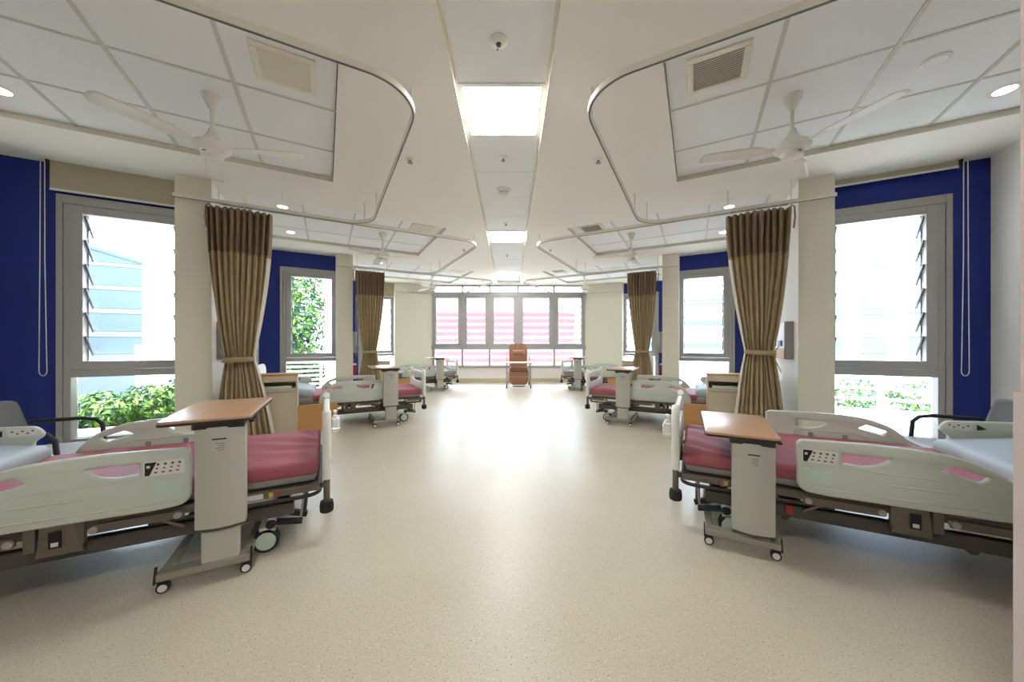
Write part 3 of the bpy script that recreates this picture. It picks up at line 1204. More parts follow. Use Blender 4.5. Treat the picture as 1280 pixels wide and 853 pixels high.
def make_bed(far, sheet, seed):
    """far = +1/-1: local y side on which the head rail is raised"""
    t = empty('hospital_bed')
    rnd = random.Random(seed)
    # --- lower chassis
    mm = MB()
    for sg in (-1, 1):
        mm.box(-1.98, -0.16, sg * 0.405 - 0.022, sg * 0.405 + 0.022, 0.185, 0.255)
        for x in (-0.55, -1.25):
            mm.cyl((x, sg * 0.405 - 0.022, 0.187), (x, sg * 0.405 + 0.022, 0.187), 0.02, 14)
    for x in (-0.22, -0.62, -1.5, -1.92):
        mm.box(x - 0.03, x + 0.03, -0.39, 0.39, 0.19, 0.245)
    mm.build('base_frame', 'frame_mid', parent=t, bevel=0.006, smooth=0)
    mm = MB()
    for x in (-0.62, -1.5):
        for sg in (-1, 1):
            mm.bar((x, sg * 0.25, 0.23), (x + 0.28, sg * 0.25, 0.345), 0.04, 0.05)
        mm.cyl((x + 0.02, -0.30, 0.24), (x + 0.02, 0.30, 0.24), 0.022, 12)
    mm.build('lift_arms', 'frame_dark', parent=t, smooth=0)
    mm = MB()
    mm.cyl((-0.75, 0.05, 0.285), (-1.25, 0.05, 0.30), 0.03, 14)
    mm.box(-1.34, -1.2, -0.02, 0.12, 0.255, 0.345)
    mm.cyl((-0.9, -0.18, 0.285), (-1.3, -0.18, 0.29), 0.028, 14)
    mm.build('actuator', 'frame_dark', parent=t)
    # --- casters
    for x in (-0.27, -1.88):
        for sg in (-1, 1):
            y = sg * 0.395
            c_ = MB()
            c_.cyl((x, y, 0.19), (x, y, 0.135), 0.026, 14)
            c_.prism(rounded([(x - 0.055, y - 0.028), (x + 0.02, y - 0.028), (x + 0.02, y + 0.028), (x - 0.055, y + 0.028)], 0.012, 3), 0.085, 0.138)
            co = c_.build('caster', 'rail_plastic', parent=t)
            w_ = MB()
            xc = x - 0.022
            for k, yo in enumerate((-0.028, 0.012)):
                w_.cyl((xc, y + yo, 0.062), (xc, y + yo + 0.016, 0.062), 0.062, 28)
            w_.build('tyre', 'rubber', parent=co)
            w_ = MB()
            w_.cyl((xc, y - 0.031, 0.062), (xc, y + 0.031, 0.062), 0.047, 24)
            w_.build('hub', 'light_green', parent=co)
            pd = MB()
            pd.bar((x + 0.01, y, 0.15), (x + 0.15, y, 0.125), 0.05, 0.016)
            pd.cyl((x, y - 0.032, 0.15), (x, y + 0.032, 0.15), 0.024, 14)
            pd.build('brake_pedal', 'rubber', parent=co)
    # --- upper frame
    mm = MB()
    for sg in (-1, 1):
        mm.box(-2.10, -0.03, sg * 0.435 - 0.016, sg * 0.435 + 0.016, 0.305, 0.345)
    for x in (-0.05, -0.70, -1.3, -2.08):
        mm.box(x - 0.02, x + 0.02, -0.42, 0.42, 0.305, 0.345)
    uf = mm.build('upper_frame', 'frame_grey', parent=t, bevel=0.005, smooth=0)
    mm = MB()
    mm.box(-2.07, -0.04, -0.41, 0.41, 0.325, 0.346)
    mm.build('mattress_deck', 'frame_mid', parent=t, smooth=0)
    # bent bumper tube round the foot end
    mm = MB()
    path = [(-0.75, -0.455, 0.285), (-0.1, -0.455, 0.285)] + [(-0.1 + 0.07 * math.sin(q), -0.385 - 0.07 * math.cos(q), 0.285) for q in [PI / 2 * k / 5 for k in range(1, 6)]]
    path = path + [(p[0], -p[1], p[2]) for p in reversed(path)]
    mm.tube(path, 0.011, 10)
    mm.build('foot_tube', 'frame_dark', parent=t)
    for sg in (-1, 1):
        # drop-rail linkage under each side rail
        mm = MB()
        yo = sg * 0.462
        mm.box(-0.93, -0.62, yo - 0.010, yo + 0.012, 0.292, 0.330)
        mm.box(-1.62, -1.16, yo - 0.010, yo + 0.012, 0.292, 0.330)
        mm.box(-0.985, -0.955, yo - 0.012, yo + 0.014, 0.255, 0.36)
        mm.box(-1.135, -1.10, yo - 0.012, yo + 0.014, 0.255, 0.36)
        mm.bar((-0.70, yo, 0.295), (-0.62, yo, 0.245), 0.014, 0.014)
        lk = mm.build('rail_linkage', 'frame_grey', parent=t, bevel=0.003, smooth=0)
        for x in (-0.64, -0.925, -1.17):
            mm = MB()
            mm.cyl((x, yo - 0.012, 0.312), (x, yo + sg * 0.024, 0.312), 0.015, 16)
            mm.build('pivot_cap', 'taupe', parent=lk)
        mm = MB()
        mm.add([(-1.10, yo - 0.014, 0.225), (-0.955, yo - 0.014, 0.225), (-0.985, yo - 0.014, 0.358), (-1.085, yo - 0.014, 0.358),
                (-1.10, yo + 0.016, 0.225), (-0.955, yo + 0.016, 0.225), (-0.985, yo + 0.016, 0.358), (-1.085, yo + 0.016, 0.358)],
               [(0, 1, 2, 3), (7, 6, 5, 4), (0, 4, 5, 1), (1, 5, 6, 2), (2, 6, 7, 3), (3, 7, 4, 0)])
        cb = mm.build('release_bracket', 'frame_grey', parent=t, bevel=0.004, smooth=0)
        mm = MB()
        ye = yo + sg * 0.0175
        mm.box(-1.058, -1.020, min(ye, ye + sg * 0.004), max(ye, ye + sg * 0.004), 0.262, 0.335)
        lv = mm.build('release_lever', 'black', parent=cb, smooth=0)
        mm = MB()
        ye2 = ye + sg * 0.004
        mm.box(-1.050, -1.028, min(ye2, ye2 + sg * 0.001), max(ye2, ye2 + sg * 0.001), 0.270, 0.288)
        mm.build('lock_symbol', 'label_paper', parent=cb, smooth=0)
        mm = MB()
        mm.box(-0.50, -0.30, sg * 0.452 - 0.002, sg * 0.452 + 0.0015, 0.311, 0.337, 0)
        mm.box(-0.275, -0.255, sg * 0.452 - 0.002, sg * 0.452 + 0.0015, 0.311, 0.337, 1)
        mm.box(-0.235, -0.222, sg * 0.452 - 0.002, sg * 0.452 + 0.0015, 0.311, 0.337, 2)
        mm.build('warning_label', ['label_paper', 'yellow', 'label_red'], parent=uf, smooth=0)
    # foot pedal lever and strut under the foot end
    mm = MB()
    mm.bar((-0.30, -0.30, 0.19), (-0.10, -0.30, 0.12), 0.035, 0.03)
    mm.bar((-0.12, -0.30, 0.125), (-0.12, 0.30, 0.125), 0.03, 0.022)
    mm.bar((-0.30, 0.30, 0.19), (-0.10, 0.30, 0.12), 0.035, 0.03)
    mm.build('foot_pedal', 'frame_dark', parent=t, bevel=0.004, smooth=0)
    for sg in (-1, 1):
        mm = MB()
        mm.bar((-0.13, sg * 0.36, 0.13), (-0.11, sg * 0.36, 0.305), 0.02, 0.012)
        mm.build('pedal_strut', 'alu', parent=t, smooth=0)
        mm = MB()
        mm.box(-0.58, -0.55, sg * 0.44 - 0.008, sg * 0.44 + 0.008, 0.21, 0.255)
        mm.build('red_tag', 'red_tag', parent=t, smooth=0)
    # --- mattress, sheet, head pad
    bm = rounded_box(-2.07, -0.045, -0.425, 0.425, 0.346, 0.45, 0.03, 30, 14, 4)
    mt = bm_obj('mattress', bm, 'grey_mattress', t)

    def wr(p):
        x, y = p.x, p.y
        if p.z < 0.44:
            return (0, 0, 0)
        foot = math.exp(-((x + 0.05) / 0.42) ** 2)
        q = mnoise.noise(Vector((x * 3, y * 3, seed)))
        a_ = math.sin(34 * (0.55 * x + y * 0.85) + 4 * q) * max(0, mnoise.noise(Vector((x * 2.2 + 5, y * 2.0, seed * 2.0))) + 0.35)
        return (0, 0, 0.011 * foot * a_ + 0.006 * q)
    if sheet:
        bm = rounded_box(-1.48, -0.035, -0.437, 0.437, 0.392, 0.477, 0.024, 100, 60, 5, wr)
        bm_obj('red_sheet', bm, 'red_sheet', t)
    else:
        bm = rounded_box(-1.48, -0.035, -0.432, 0.432, 0.392, 0.477, 0.024, 30, 20, 4)
        bm_obj('mattress_top', bm, 'grey_mattress', t)
    bm = rounded_box(-0.30, 0.34, -0.425, 0.425, -0.06, 0.06, 0.05, 22, 26, 6,
                     lambda p: (0, 0, 0.008 * mnoise.noise(Vector((p.x * 4, p.y * 4, 3 + seed)))))
    hp = bm_obj('head_pad', bm, 'grey_pad', t)
    hp.location = (-1.79, 0, 0.535)
    hp.rotation_euler = (0, R(9), 0)
    bm = rounded_box(-2.06, -1.45, -0.41, 0.41, 0.40, 0.50, 0.03, 10, 10, 3)
    bm_obj('backrest_mattress', bm, 'grey_mattress', t)
    # --- side rails
    for sg in (-1, 1):
        y = sg * 0.468
        mx = Matrix.Translation((0, y, 0)) @ M_XZ
        sr = panel('side_rail', [RAIL, HOLE_A, HOLE_B], 0.034, 0.011, 'rail_plastic', t, mx)
        yo = y + sg * 0.017
        yi = y - sg * 0.017

        def skin(x0, x1, z0, z1, th, out, mi, mm):
            ya = yo if out else yi
            d = sg if out else -sg
            mm.box(x0, x1, min(ya - d * 0.001, ya + d * th), max(ya - d * 0.001, ya + d * th), z0, z1, mi)
        mm = MB()
        yy = yo - sg * 0.002
        mm.tube([(-0.63, yy, 0.388), (-1.0, yy, 0.392), (-1.30, yy, 0.398), (-1.36, yy, 0.43)], 0.005, 6)
        mm.tube([(-0.95, yy, 0.455), (-1.17, yy, 0.460)], 0.005, 6)
        mm.tube([(-0.78, yy, 0.520), (-0.90, yy, 0.512), (-1.12, yy, 0.512), (-1.25, yy, 0.50), (-1.33, yy, 0.47)], 0.004, 6)
        mm.build('moulding', 'rail_plastic', parent=sr)
        mm = MB()
        skin(-0.735, -0.620, 0.415, 0.495, 0.002, True, 0, mm)
        mm.build('recess_panel', 'light_green', parent=sr, bevel=0.0008, smooth=0)
        # control panel: left as seen from outside the bed
        mm = MB()
        skin(-0.758, -0.612, 0.522, 0.592, 0.002, True, 0, mm)
        lf = -0.758 if sg < 0 else -0.612
        dx = 1 if sg < 0 else -1
        yb = yo + sg * 0.002
        mm.add([(lf + dx * 0.004, yb + sg * 0.001, 0.526), (lf + dx * 0.020, yb + sg * 0.001, 0.526), (lf + dx * 0.045, yb + sg * 0.001, 0.588), (lf + dx * 0.004, yb + sg * 0.001, 0.588)],
               [(0, 1, 2, 3)], 1)
        mm.box(min(lf + dx * 0.010, lf + dx * 0.022), max(lf + dx * 0.010, lf + dx * 0.022), min(yb, yb + sg * 0.0016), max(yb, yb + sg * 0.0016), 0.562, 0.574, 0)
        for c in range(4):
            for r_ in range(3):
                x = lf + dx * (0.050 + 0.026 * c - 0.004 * r_)
                z = 0.576 - 0.019 * r_
                k = 2 if (r_ == 2 and c in (1, 3)) else 3
                w = 0.0055 if r_ != 1 else 0.0038
                mm.box(x - w, x + w, min(yb, yb + sg * 0.0012), max(yb, yb + sg * 0.0012), z - 0.0032, z + 0.0032, k)
                if r_ == 0:
                    mm.box(x - 0.0015, x + 0.0015, min(yb, yb + sg * 0.0012), max(yb, yb + sg * 0.0012), z - 0.008, z + 0.006, k)
        mm.build('control_panel', ['label_paper', 'black', 'label_red', 'frame_mid'], parent=sr, smooth=0)
        mm = MB()
        for x in (-0.86, -1.05):
            skin(x - 0.014, x + 0.014, 0.455, 0.50, 0.004, False, 0, mm)
        mm.build('inner_clip', 'label_grey', parent=sr, smooth=0)
        mm = MB()
        yv = yi + sg * 0.002
        mm.tube([(-0.74, yv, 0.44), (-0.76, yv, 0.50), (-0.80, yv, 0.518), (-1.12, yv, 0.518), (-1.17, yv, 0.49), (-1.2, yv, 0.44)], 0.005, 6)
        mm.build('inner_moulding', 'rail_plastic', parent=sr)
    y = far * 0.468
    hr = panel('head_rail', [HEADRAIL, HEADHOLE], 0.034, 0.012, 'rail_plastic', t, Matrix.Translation((0, y, 0)) @ M_XZ)
    mm = MB()
    yb = y - far * 0.017
    mm.prism(rounded([(-1.535, 0.605), (-1.545, 0.640), (-1.66, 0.648), (-1.65, 0.600)], 0.012, 4), 0, 0.0012)
    mm.v = [(p[0], yb - far * p[2], p[1]) for p in mm.v]
    k0 = len(mm.v)
    for c in range(5):
        x = -1.555 - 0.020 * c
        z = 0.632 - (0.013 if c % 2 else 0.0)
        mm.box(x - 0.005, x + 0.005, min(yb - far * 0.0012, yb - far * 0.0024), max(yb - far * 0.0012, yb - far * 0.0024), z - 0.004, z + 0.004, 1 if c % 2 else 2)
    q = yb - far * 0.0015
    mm.add([(-1.672, q, 0.606), (-1.672, q, 0.644), (-1.715, q, 0.618)], [(0, 1, 2)], 3)
    mm.build('patient_control', ['label_paper', 'label_red', 'frame_mid', 'black'], parent=hr, smooth=0)
    # --- end boards
    fb = panel('footboard', [FOOTB, FOOTH], 0.036, 0.013, 'white_plastic', t, Matrix.Translation((0.005, 0, 0)) @ M_YZ)
    for sg in (-1, 1):
        mm = MB()
        mm.tube([(0.005, sg * 0.437, 0.36), (0.005, sg * 0.437, 0.70), (0.005, sg * 0.425, 0.735), (0.005, sg * 0.40, 0.745)], 0.024, 14)
        mm.build('end_post', 'white_plastic', parent=fb)
    for sg in (-1, 1):
        mm = MB()
        mm.cyl((0.005, sg * 0.437, 0.22), (0.005, sg * 0.437, 0.37), 0.018, 14)
        mm.bar((-0.05, sg * 0.40, 0.325), (0.0, sg * 0.43, 0.325), 0.03, 0.03)
        mm.build('post_socket', 'frame_grey', parent=fb)
    for sg in (-1, 1):
        mm = MB()
        mm.lathe([(0.0, 0.165), (0.026, 0.165), (0.036, 0.172), (0.038, 0.20), (0.034, 0.23), (0.0, 0.235)], c=(0.005, sg * 0.437, 0), n=20)
        mm.build('bumper', 'rubber', parent=fb)
    hb = panel('headboard', [HEADB], 0.036, 0.013, 'white_plastic', t, Matrix.Translation((-2.11, 0, 0)) @ M_YZ)
    return t


BED_FOOT = {('L', 0): (0.057, 2.24), ('R', 0): (0.05, 2.42), ('L', 1): (1.38 - 1.536, 5.22 - 2.864), ('R', 1): (1.40 - 1.536, 5.22 - 2.864),
            ('L', 2): (3.06 - 3.072, 8.47 - 5.728), ('R', 2): (3.0 - 3.072, 8.50 - 5.728)}
BED_LABEL = {('L', 0): 'white-railed hospital bed with a red sheet in the bay with shrubs outside',
             ('R', 0): 'white-railed hospital bed with a red sheet in the bay with a railing outside',
             ('L', 1): 'white-railed hospital bed with a red sheet in the bay with a tree outside',
             ('R', 1): 'white-railed hospital bed with a red sheet in the bay with a glaring white window',
             ('L', 2): 'hospital bed with bare grey mattress in the end bay with a beige blind',
             ('R', 2): 'hospital bed with bare grey mattress in the end bay without a blind'}


def W0(s, i, a, b, z=0.0):
    """bay coordinates without the slight narrowing of the far walls (for things standing free)"""
    p = W(s, i, a, b, z)
    return p - Vector((O(s, i).x, 0, 0))


for s in 'LR':
    protos = {}
    for i in range(3):
        sheet = i < 2
        if sheet not in protos:
            protos[sheet] = make_bed(SY[s], sheet, 3 if s == 'L' else 8)
            o = protos[sheet]
        else:
            o = copy_tree(protos[sheet])
        a, b = BED_FOOT[(s, i)]
        o.location = W0(s, i, a, b + 0.47)
        o.rotation_euler = (0, 0, ROT[s])
        tag(o, BED_LABEL[(s, i)], 'hospital bed', 'hospital beds along the ward')


# ------------------------------------------------------------------ overbed tables
def make_table(zt):
    t = empty('overbed_table')
    # local x: over the bed, local y: along the bed
    mm = MB()
    mm.box(-0.035, 0.035, -0.175, 0.175, 0.062, 0.098)
    for sg in (-1, 1):
        mm.box(0.035, 0.62, sg * 0.155 - 0.02, sg * 0.155 + 0.02, 0.062, 0.092)
    mm.build('base', 'column_base', parent=t, bevel=0.006, smooth=0)
    for x in (-0.005, 0.58):
        for sg in (-1, 1):
            c_ = MB()
            c_.cyl((x, sg * 0.155, 0.062), (x, sg * 0.155, 0.048), 0.012, 10)
            c_.box(x - 0.012, x + 0.012, sg * 0.155 - 0.02, sg * 0.155 + 0.02, 0.040, 0.056)
            co = c_.build('caster', 'black', parent=t, smooth=30)
            w_ = MB()
            w_.cyl((x - 0.014, sg * 0.155, 0.024), (x + 0.014, sg * 0.155, 0.024), 0.024, 20)
            w_.build('tyre', 'rubber', parent=co)
            w_ = MB()
            w_.cyl((x - 0.016, sg * 0.155, 0.024), (x + 0.016, sg * 0.155, 0.024), 0.017, 18)
            w_.build('hub', 'label_paper', parent=co)
    for sg in (-1, 1):
        mm = MB()
        mm.bar((-0.03, sg * 0.178, 0.055), (-0.012, sg * 0.178, 0.125), 0.006, 0.02)
        mm.build('end_cap', 'black', parent=t, smooth=0)
    yc = -0.055
    mm = MB()
    mm.prism(rounded([(-0.024, yc - 0.075), (-0.024, yc + 0.075), (0.024, yc + 0.075), (0.024, yc - 0.075)], 0.012, 4), 0.095, zt - 0.18)
    mm.build('inner_column', 'column_grey', parent=t)
    # bowed outer sleeve
    zl = zt - 0.535
    mm = MB()
    prof = [(-0.018, yc - 0.098)] + [(-0.018 - 0.022 * math.sin(PI * k / 10), yc - 0.098 + 0.196 * k / 10) for k in range(1, 10)] + [(-0.018, yc + 0.098), (0.036, yc + 0.098), (0.036, yc - 0.098)]
    mm.prism(prof, zl, zt - 0.045)
    mm.build('column_sleeve', 'column_grey', parent=t, bevel=0.003, smooth=35)
    mm = MB()
    prof2 = [(x * 0.985 + 0.0002, yc + (y - yc) * 0.98) for x, y in prof]
    mm.prism(prof2, zl - 0.012, zl)
    mm.build('sleeve_gasket', 'frame_mid', parent=t)
    mm = MB()
    mm.box(-0.0415, -0.038, yc - 0.028, yc + 0.028, zt - 0.172, zt - 0.105, 0)
    mm.box(-0.0420, -0.0415, yc - 0.028, yc + 0.028, zt - 0.106, zt - 0.099, 1)
    for k in range(4):
        mm.box(-0.0420, -0.0415, yc - 0.02, yc + 0.014 - 0.008 * (k % 2), zt - 0.126 - 0.011 * k, zt - 0.121 - 0.011 * k, 2)
    mm.build('instruction_label', ['column_grey', 'frame_dark', 'label_grey'], parent=t, smooth=0)
    mm = MB()
    mm.prism(rounded([(-0.04, yc - 0.10), (-0.03, yc + 0.11), (0.30, yc + 0.10), (0.30, yc - 0.06)], 0.02, 4), zt - 0.052, zt - 0.022)
    mm.build('support_bracket', 'frame_dark', parent=t)
    TOP = rounded([(-0.045, -0.175), (-0.045, 0.175), (0.655, 0.190), (0.655, -0.190)], 0.035, 6)
    tp = panel('table_top', [TOP], 0.018, 0.004, 'table_wood', t, Matrix.Translation((0, 0, zt - 0.009)))
    mm = MB()
    mm.prism([((x - 0.3) * 1.004 + 0.3, y * 1.008) for x, y in TOP], zt - 0.024, zt - 0.012)
    mm.build('edge_band', 'frame_dark', parent=tp)
    mm = MB()
    mm.bar((0.0, yc - 0.12, zt - 0.035), (0.12, yc - 0.12, zt - 0.035), 0.02, 0.01)
    mm.build('height_lever', 'black', parent=t, smooth=0)
    return t


TABLES = {('L', 0): (-0.453, 2.150, 0.795), ('R', 0): (-0.28, 2.330, 0.655), ('L', 1): (0.81, 5.06, 0.825), ('R', 1): (0.905, 5.09, 0.80),
          ('L', 2): (2.50, 8.33, 0.825), ('R', 2): (2.58, 8.37, 0.83)}
for (s, i), (a, b, zt) in TABLES.items():
    t = make_table(zt)
    t.location = W0(s, 0, a, b)
    # local x = b direction
    bv = W0(s, 0, 0, 1)
    t.rotation_euler = (0, 0, math.atan2(bv.y, bv.x))
    tag(t, 'wood-topped overbed table on a grey column ' + BAY[(s, i)], 'overbed table', 'wheeled overbed tables beside the beds')


# ------------------------------------------------------------------ bedside cabinets with the lower door swung open
def cabinet(s, i, a0, a1, dl, label):
    d = 0.26
    b0 = 4.925
    w = a1 - a0
    t = empty('bedside_cabinet', W0(s, i, (a0 + a1) / 2, b0, 0), ROT[s])
    hw = w / 2
    zt = 0.775
    mm = MB(SY[s])
    mm.box(-hw, -hw + 0.018, 0, d, 0.05, zt)
    mm.box(hw - 0.018, hw, 0, d, 0.05, zt)
    mm.box(-hw + 0.018, hw - 0.018, d - 0.015, d, 0.05, zt)
    mm.box(-hw + 0.018, hw - 0.018, 0, d - 0.015, 0.05, 0.07)
    mm.box(-hw + 0.018, hw - 0.018, 0, d - 0.015, 0.60, 0.618)
    mm.box(-hw + 0.018, hw - 0.018, 0, 0.018, 0.70, zt)
    mm.build('carcass', 'cab_body', parent=t, bevel=0.003, smooth=0)
    mm = MB(SY[s])
    mm.box(-hw - 0.008, hw + 0.008, -0.008, d + 0.004, zt, zt + 0.02)
    mm.build('top', 'cab_wood', parent=t, bevel=0.005, smooth=0)
    mm = MB(SY[s])
    mm.box(-hw + 0.019, hw - 0.019, -0.002, 0.016, 0.075, 0.598)
    fr = mm.build('front_panel', 'cab_body', parent=t, bevel=0.003, smooth=0)
    mm = MB(SY[s])
    mm.box(-hw * 0.8, hw * 0.8, -0.014, -0.002, 0.575, 0.587)
    mm.build('handle', 'alu', parent=fr, bevel=0.003, smooth=0)
    mm = MB(SY[s])
    mm.box(hw + 0.003, hw + dl, 0.0, 0.018, 0.06, 0.405)
    dr = mm.build('door', 'cab_wood', parent=t, bevel=0.003, smooth=0)
    dr['label'] = 'open wood-coloured door'
    mm = MB(SY[s])
    mm.cyl((hw + 0.002, 0.009, 0.10), (hw + 0.002, 0.009, 0.15), 0.006, 8)
    mm.cyl((hw + 0.002, 0.009, 0.32), (hw + 0.002, 0.009, 0.37), 0.006, 8)
    mm.build('hinge', 'chrome', parent=dr)
    for x in (-hw + 0.04, hw - 0.04):
        for y_ in (0.03, d - 0.03):
            mm = MB(SY[s])
            mm.cyl((x, y_ - 0.01, 0.025), (x, y_ + 0.01, 0.025), 0.025, 16)
            mm.box(x - 0.012, x + 0.012, y_ - 0.013, y_ + 0.013, 0.03, 0.052)
            mm.build('caster', 'rubber', parent=t)
    tag(t, label, 'bedside cabinet', 'beige bedside cabinets')
    # papers in the niche
    p = empty('paper_tray', W0(s, i, (a0 + a1) / 2, b0 + 0.02, 0.618), ROT[s])
    mm = MB(SY[s])
    mm.box(-hw * 0.75, hw * 0.75, 0.0, d * 0.7, 0.0, 0.006)
    mm.box(-hw * 0.75, hw * 0.75, 0.0, 0.006, 0.006, 0.03)
    mm.build('tray', 'light_green', parent=p, bevel=0.002, smooth=0)
    mm = MB(SY[s])
    mm.box(-hw * 0.6, hw * 0.3, 0.012, d * 0.6, 0.006, 0.014)
    mm.build('papers', 'label_blue', parent=p, smooth=0)
    tag(p, 'tray of blue papers inside the cabinet ' + label[label.index('in the '):], 'tray', 'trays in the cabinet niches')


cabinet('L', 0, -0.71, -0.25, 0.44, 'beige bedside cabinet with open wooden door ' + BAY[('L', 1)])
cabinet('R', 0, -0.64, -0.18, 0.30, 'beige bedside cabinet with open wooden door ' + BAY[('R', 1)])
cabinet('L', 1, -0.71, -0.25, 0.44, 'beige bedside cabinet with open wooden door ' + BAY[('L', 2)])
cabinet('R', 1, -0.64, -0.18, 0.30, 'beige bedside cabinet with open wooden door ' + BAY[('R', 2)])


# ------------------------------------------------------------------ bed-head wall units
def wall_unit(s, i, label):
    t = empty('bedhead_unit', W(s, i, AC1, 5.18, 0), ROT[s])
    L_ = 0.95
    mm = MB(SY[s])
    mm.box(0.0, 0.075, 0.0, L_, 0.975, 1.425)
    mm.build('housing', 'alu', parent=t, bevel=0.004, smooth=0)
    mm = MB(SY[s])
    mm.box(0.075, 0.088, 0.01, L_ - 0.01, 1.105, 1.42)
    fp = mm.build('front_panel', 'white_plastic', parent=t, bevel=0.003, smooth=0)
    mm = MB(SY[s])
    mm.box(0.075, 0.088, 0.01, L_ - 0.01, 0.98, 1.10)
    mm.build('wood_strip', 'cab_wood', parent=t, bevel=0.003, smooth=0)
    for k, m_ in enumerate(('label_blue', 'white_plastic', 'label_grey', 'label_blue')):
        mm = MB(SY[s])
        mm.box(0.088, 0.105, 0.12 + 0.15 * k, 0.21 + 0.15 * k, 1.13, 1.20)
        mm.build('socket', m_, parent=fp, bevel=0.004, smooth=0)
    mm = MB(SY[s])
    mm.tube([(0.10, 0.16, 1.15), (0.14, 0.18, 1.08), (0.13, 0.26, 0.95), (0.06, 0.34, 0.80)], 0.004, 6)
    mm.build('cable', 'label_red', parent=t)
    mm = MB(SY[s])
    mm.box(0.088, 0.092, 0.70, 0.86, 1.22, 1.40)
    mm.build('notice', 'label_paper', parent=fp, smooth=0)
    tag(t, label, 'wall panel', 'bed-head service panels')


for s in 'LR':
    for i in (0, 1):
        wall_unit(s, i, 'grey bed-head wall panel with sockets ' + BAY[(s, i + 1)])


# ------------------------------------------------------------------ visitor chairs
def chair(s, a, b, label):
    t = empty('visitor_chair', W0(s, 0, a, b), ROT[s])      # local x = facing direction
    bm = rounded_box(-0.24, 0.22, -0.235, 0.235, 0.40, 0.435, 0.014, 16, 16, 2, lambda p: (0, 0, -0.012 * (1 - (p.y / 0.235) ** 2) if p.z > 0.41 else 0))
    bm_obj('seat', bm, 'chair_seat', t)
    mm = MB()
    mm.box(-0.235, 0.215, -0.225, 0.225, 0.372, 0.399)
    mm.build('seat_edge', 'cab_wood', parent=t, bevel=0.005, smooth=0)

    def bk(u, v):
        y = (u - 0.5) * 2
        z = 0.46 + 0.31 * v
        wd = 0.235 - 0.03 * v ** 3
        return (-0.245 - 0.06 * v + 0.035 * y * y, y * wd, z - 0.02 * abs(y) ** 6 * v)
    mm = MB()
    mm.grid(bk, 18, 10)
    o = mm.build('backrest', 'chair_shell', parent=t)
    o.modifiers.new('thick', 'SOLIDIFY').thickness = 0.016
    for sg in (-1, 1):
        mm = MB()
        y = sg * 0.262
        mm.tube([(-0.27, y * 0.9, 0.50), (-0.25, y, 0.585), (-0.20, y, 0.60), (0.03, y, 0.60), (0.10, y, 0.585), (0.135, y, 0.545), (0.145, y, 0.42)], 0.014, 10)
        mm.build('armrest', 'black', parent=t)
        mm = MB()
        mm.tube([(0.145, y, 0.43), (0.175, y, 0.0)], 0.013, 10)
        mm.build('leg', 'black', parent=t)
        mm = MB()
        mm.tube([(-0.27, y * 0.9, 0.62), (-0.25, y * 0.93, 0.40), (-0.30, y, 0.0)], 0.013, 10)
        mm.build('leg', 'black', parent=t)
    mm = MB()
    mm.tube([(0.148, -0.26, 0.385), (0.148, 0.26, 0.385)], 0.010, 8)
    mm.tube([(-0.25, -0.24, 0.385), (-0.25, 0.24, 0.385)], 0.010, 8)
    mm.build('seat_frame', 'black', parent=t)
    tag(t, label, 'chair', 'grey visitor chairs between bed and window')


chair('L', -1.58, 3.50, 'grey visitor chair with black arms ' + BAY[('L', 0)])
chair('R', -1.70, 3.66, 'grey visitor chair with black arms ' + BAY[('R', 0)])


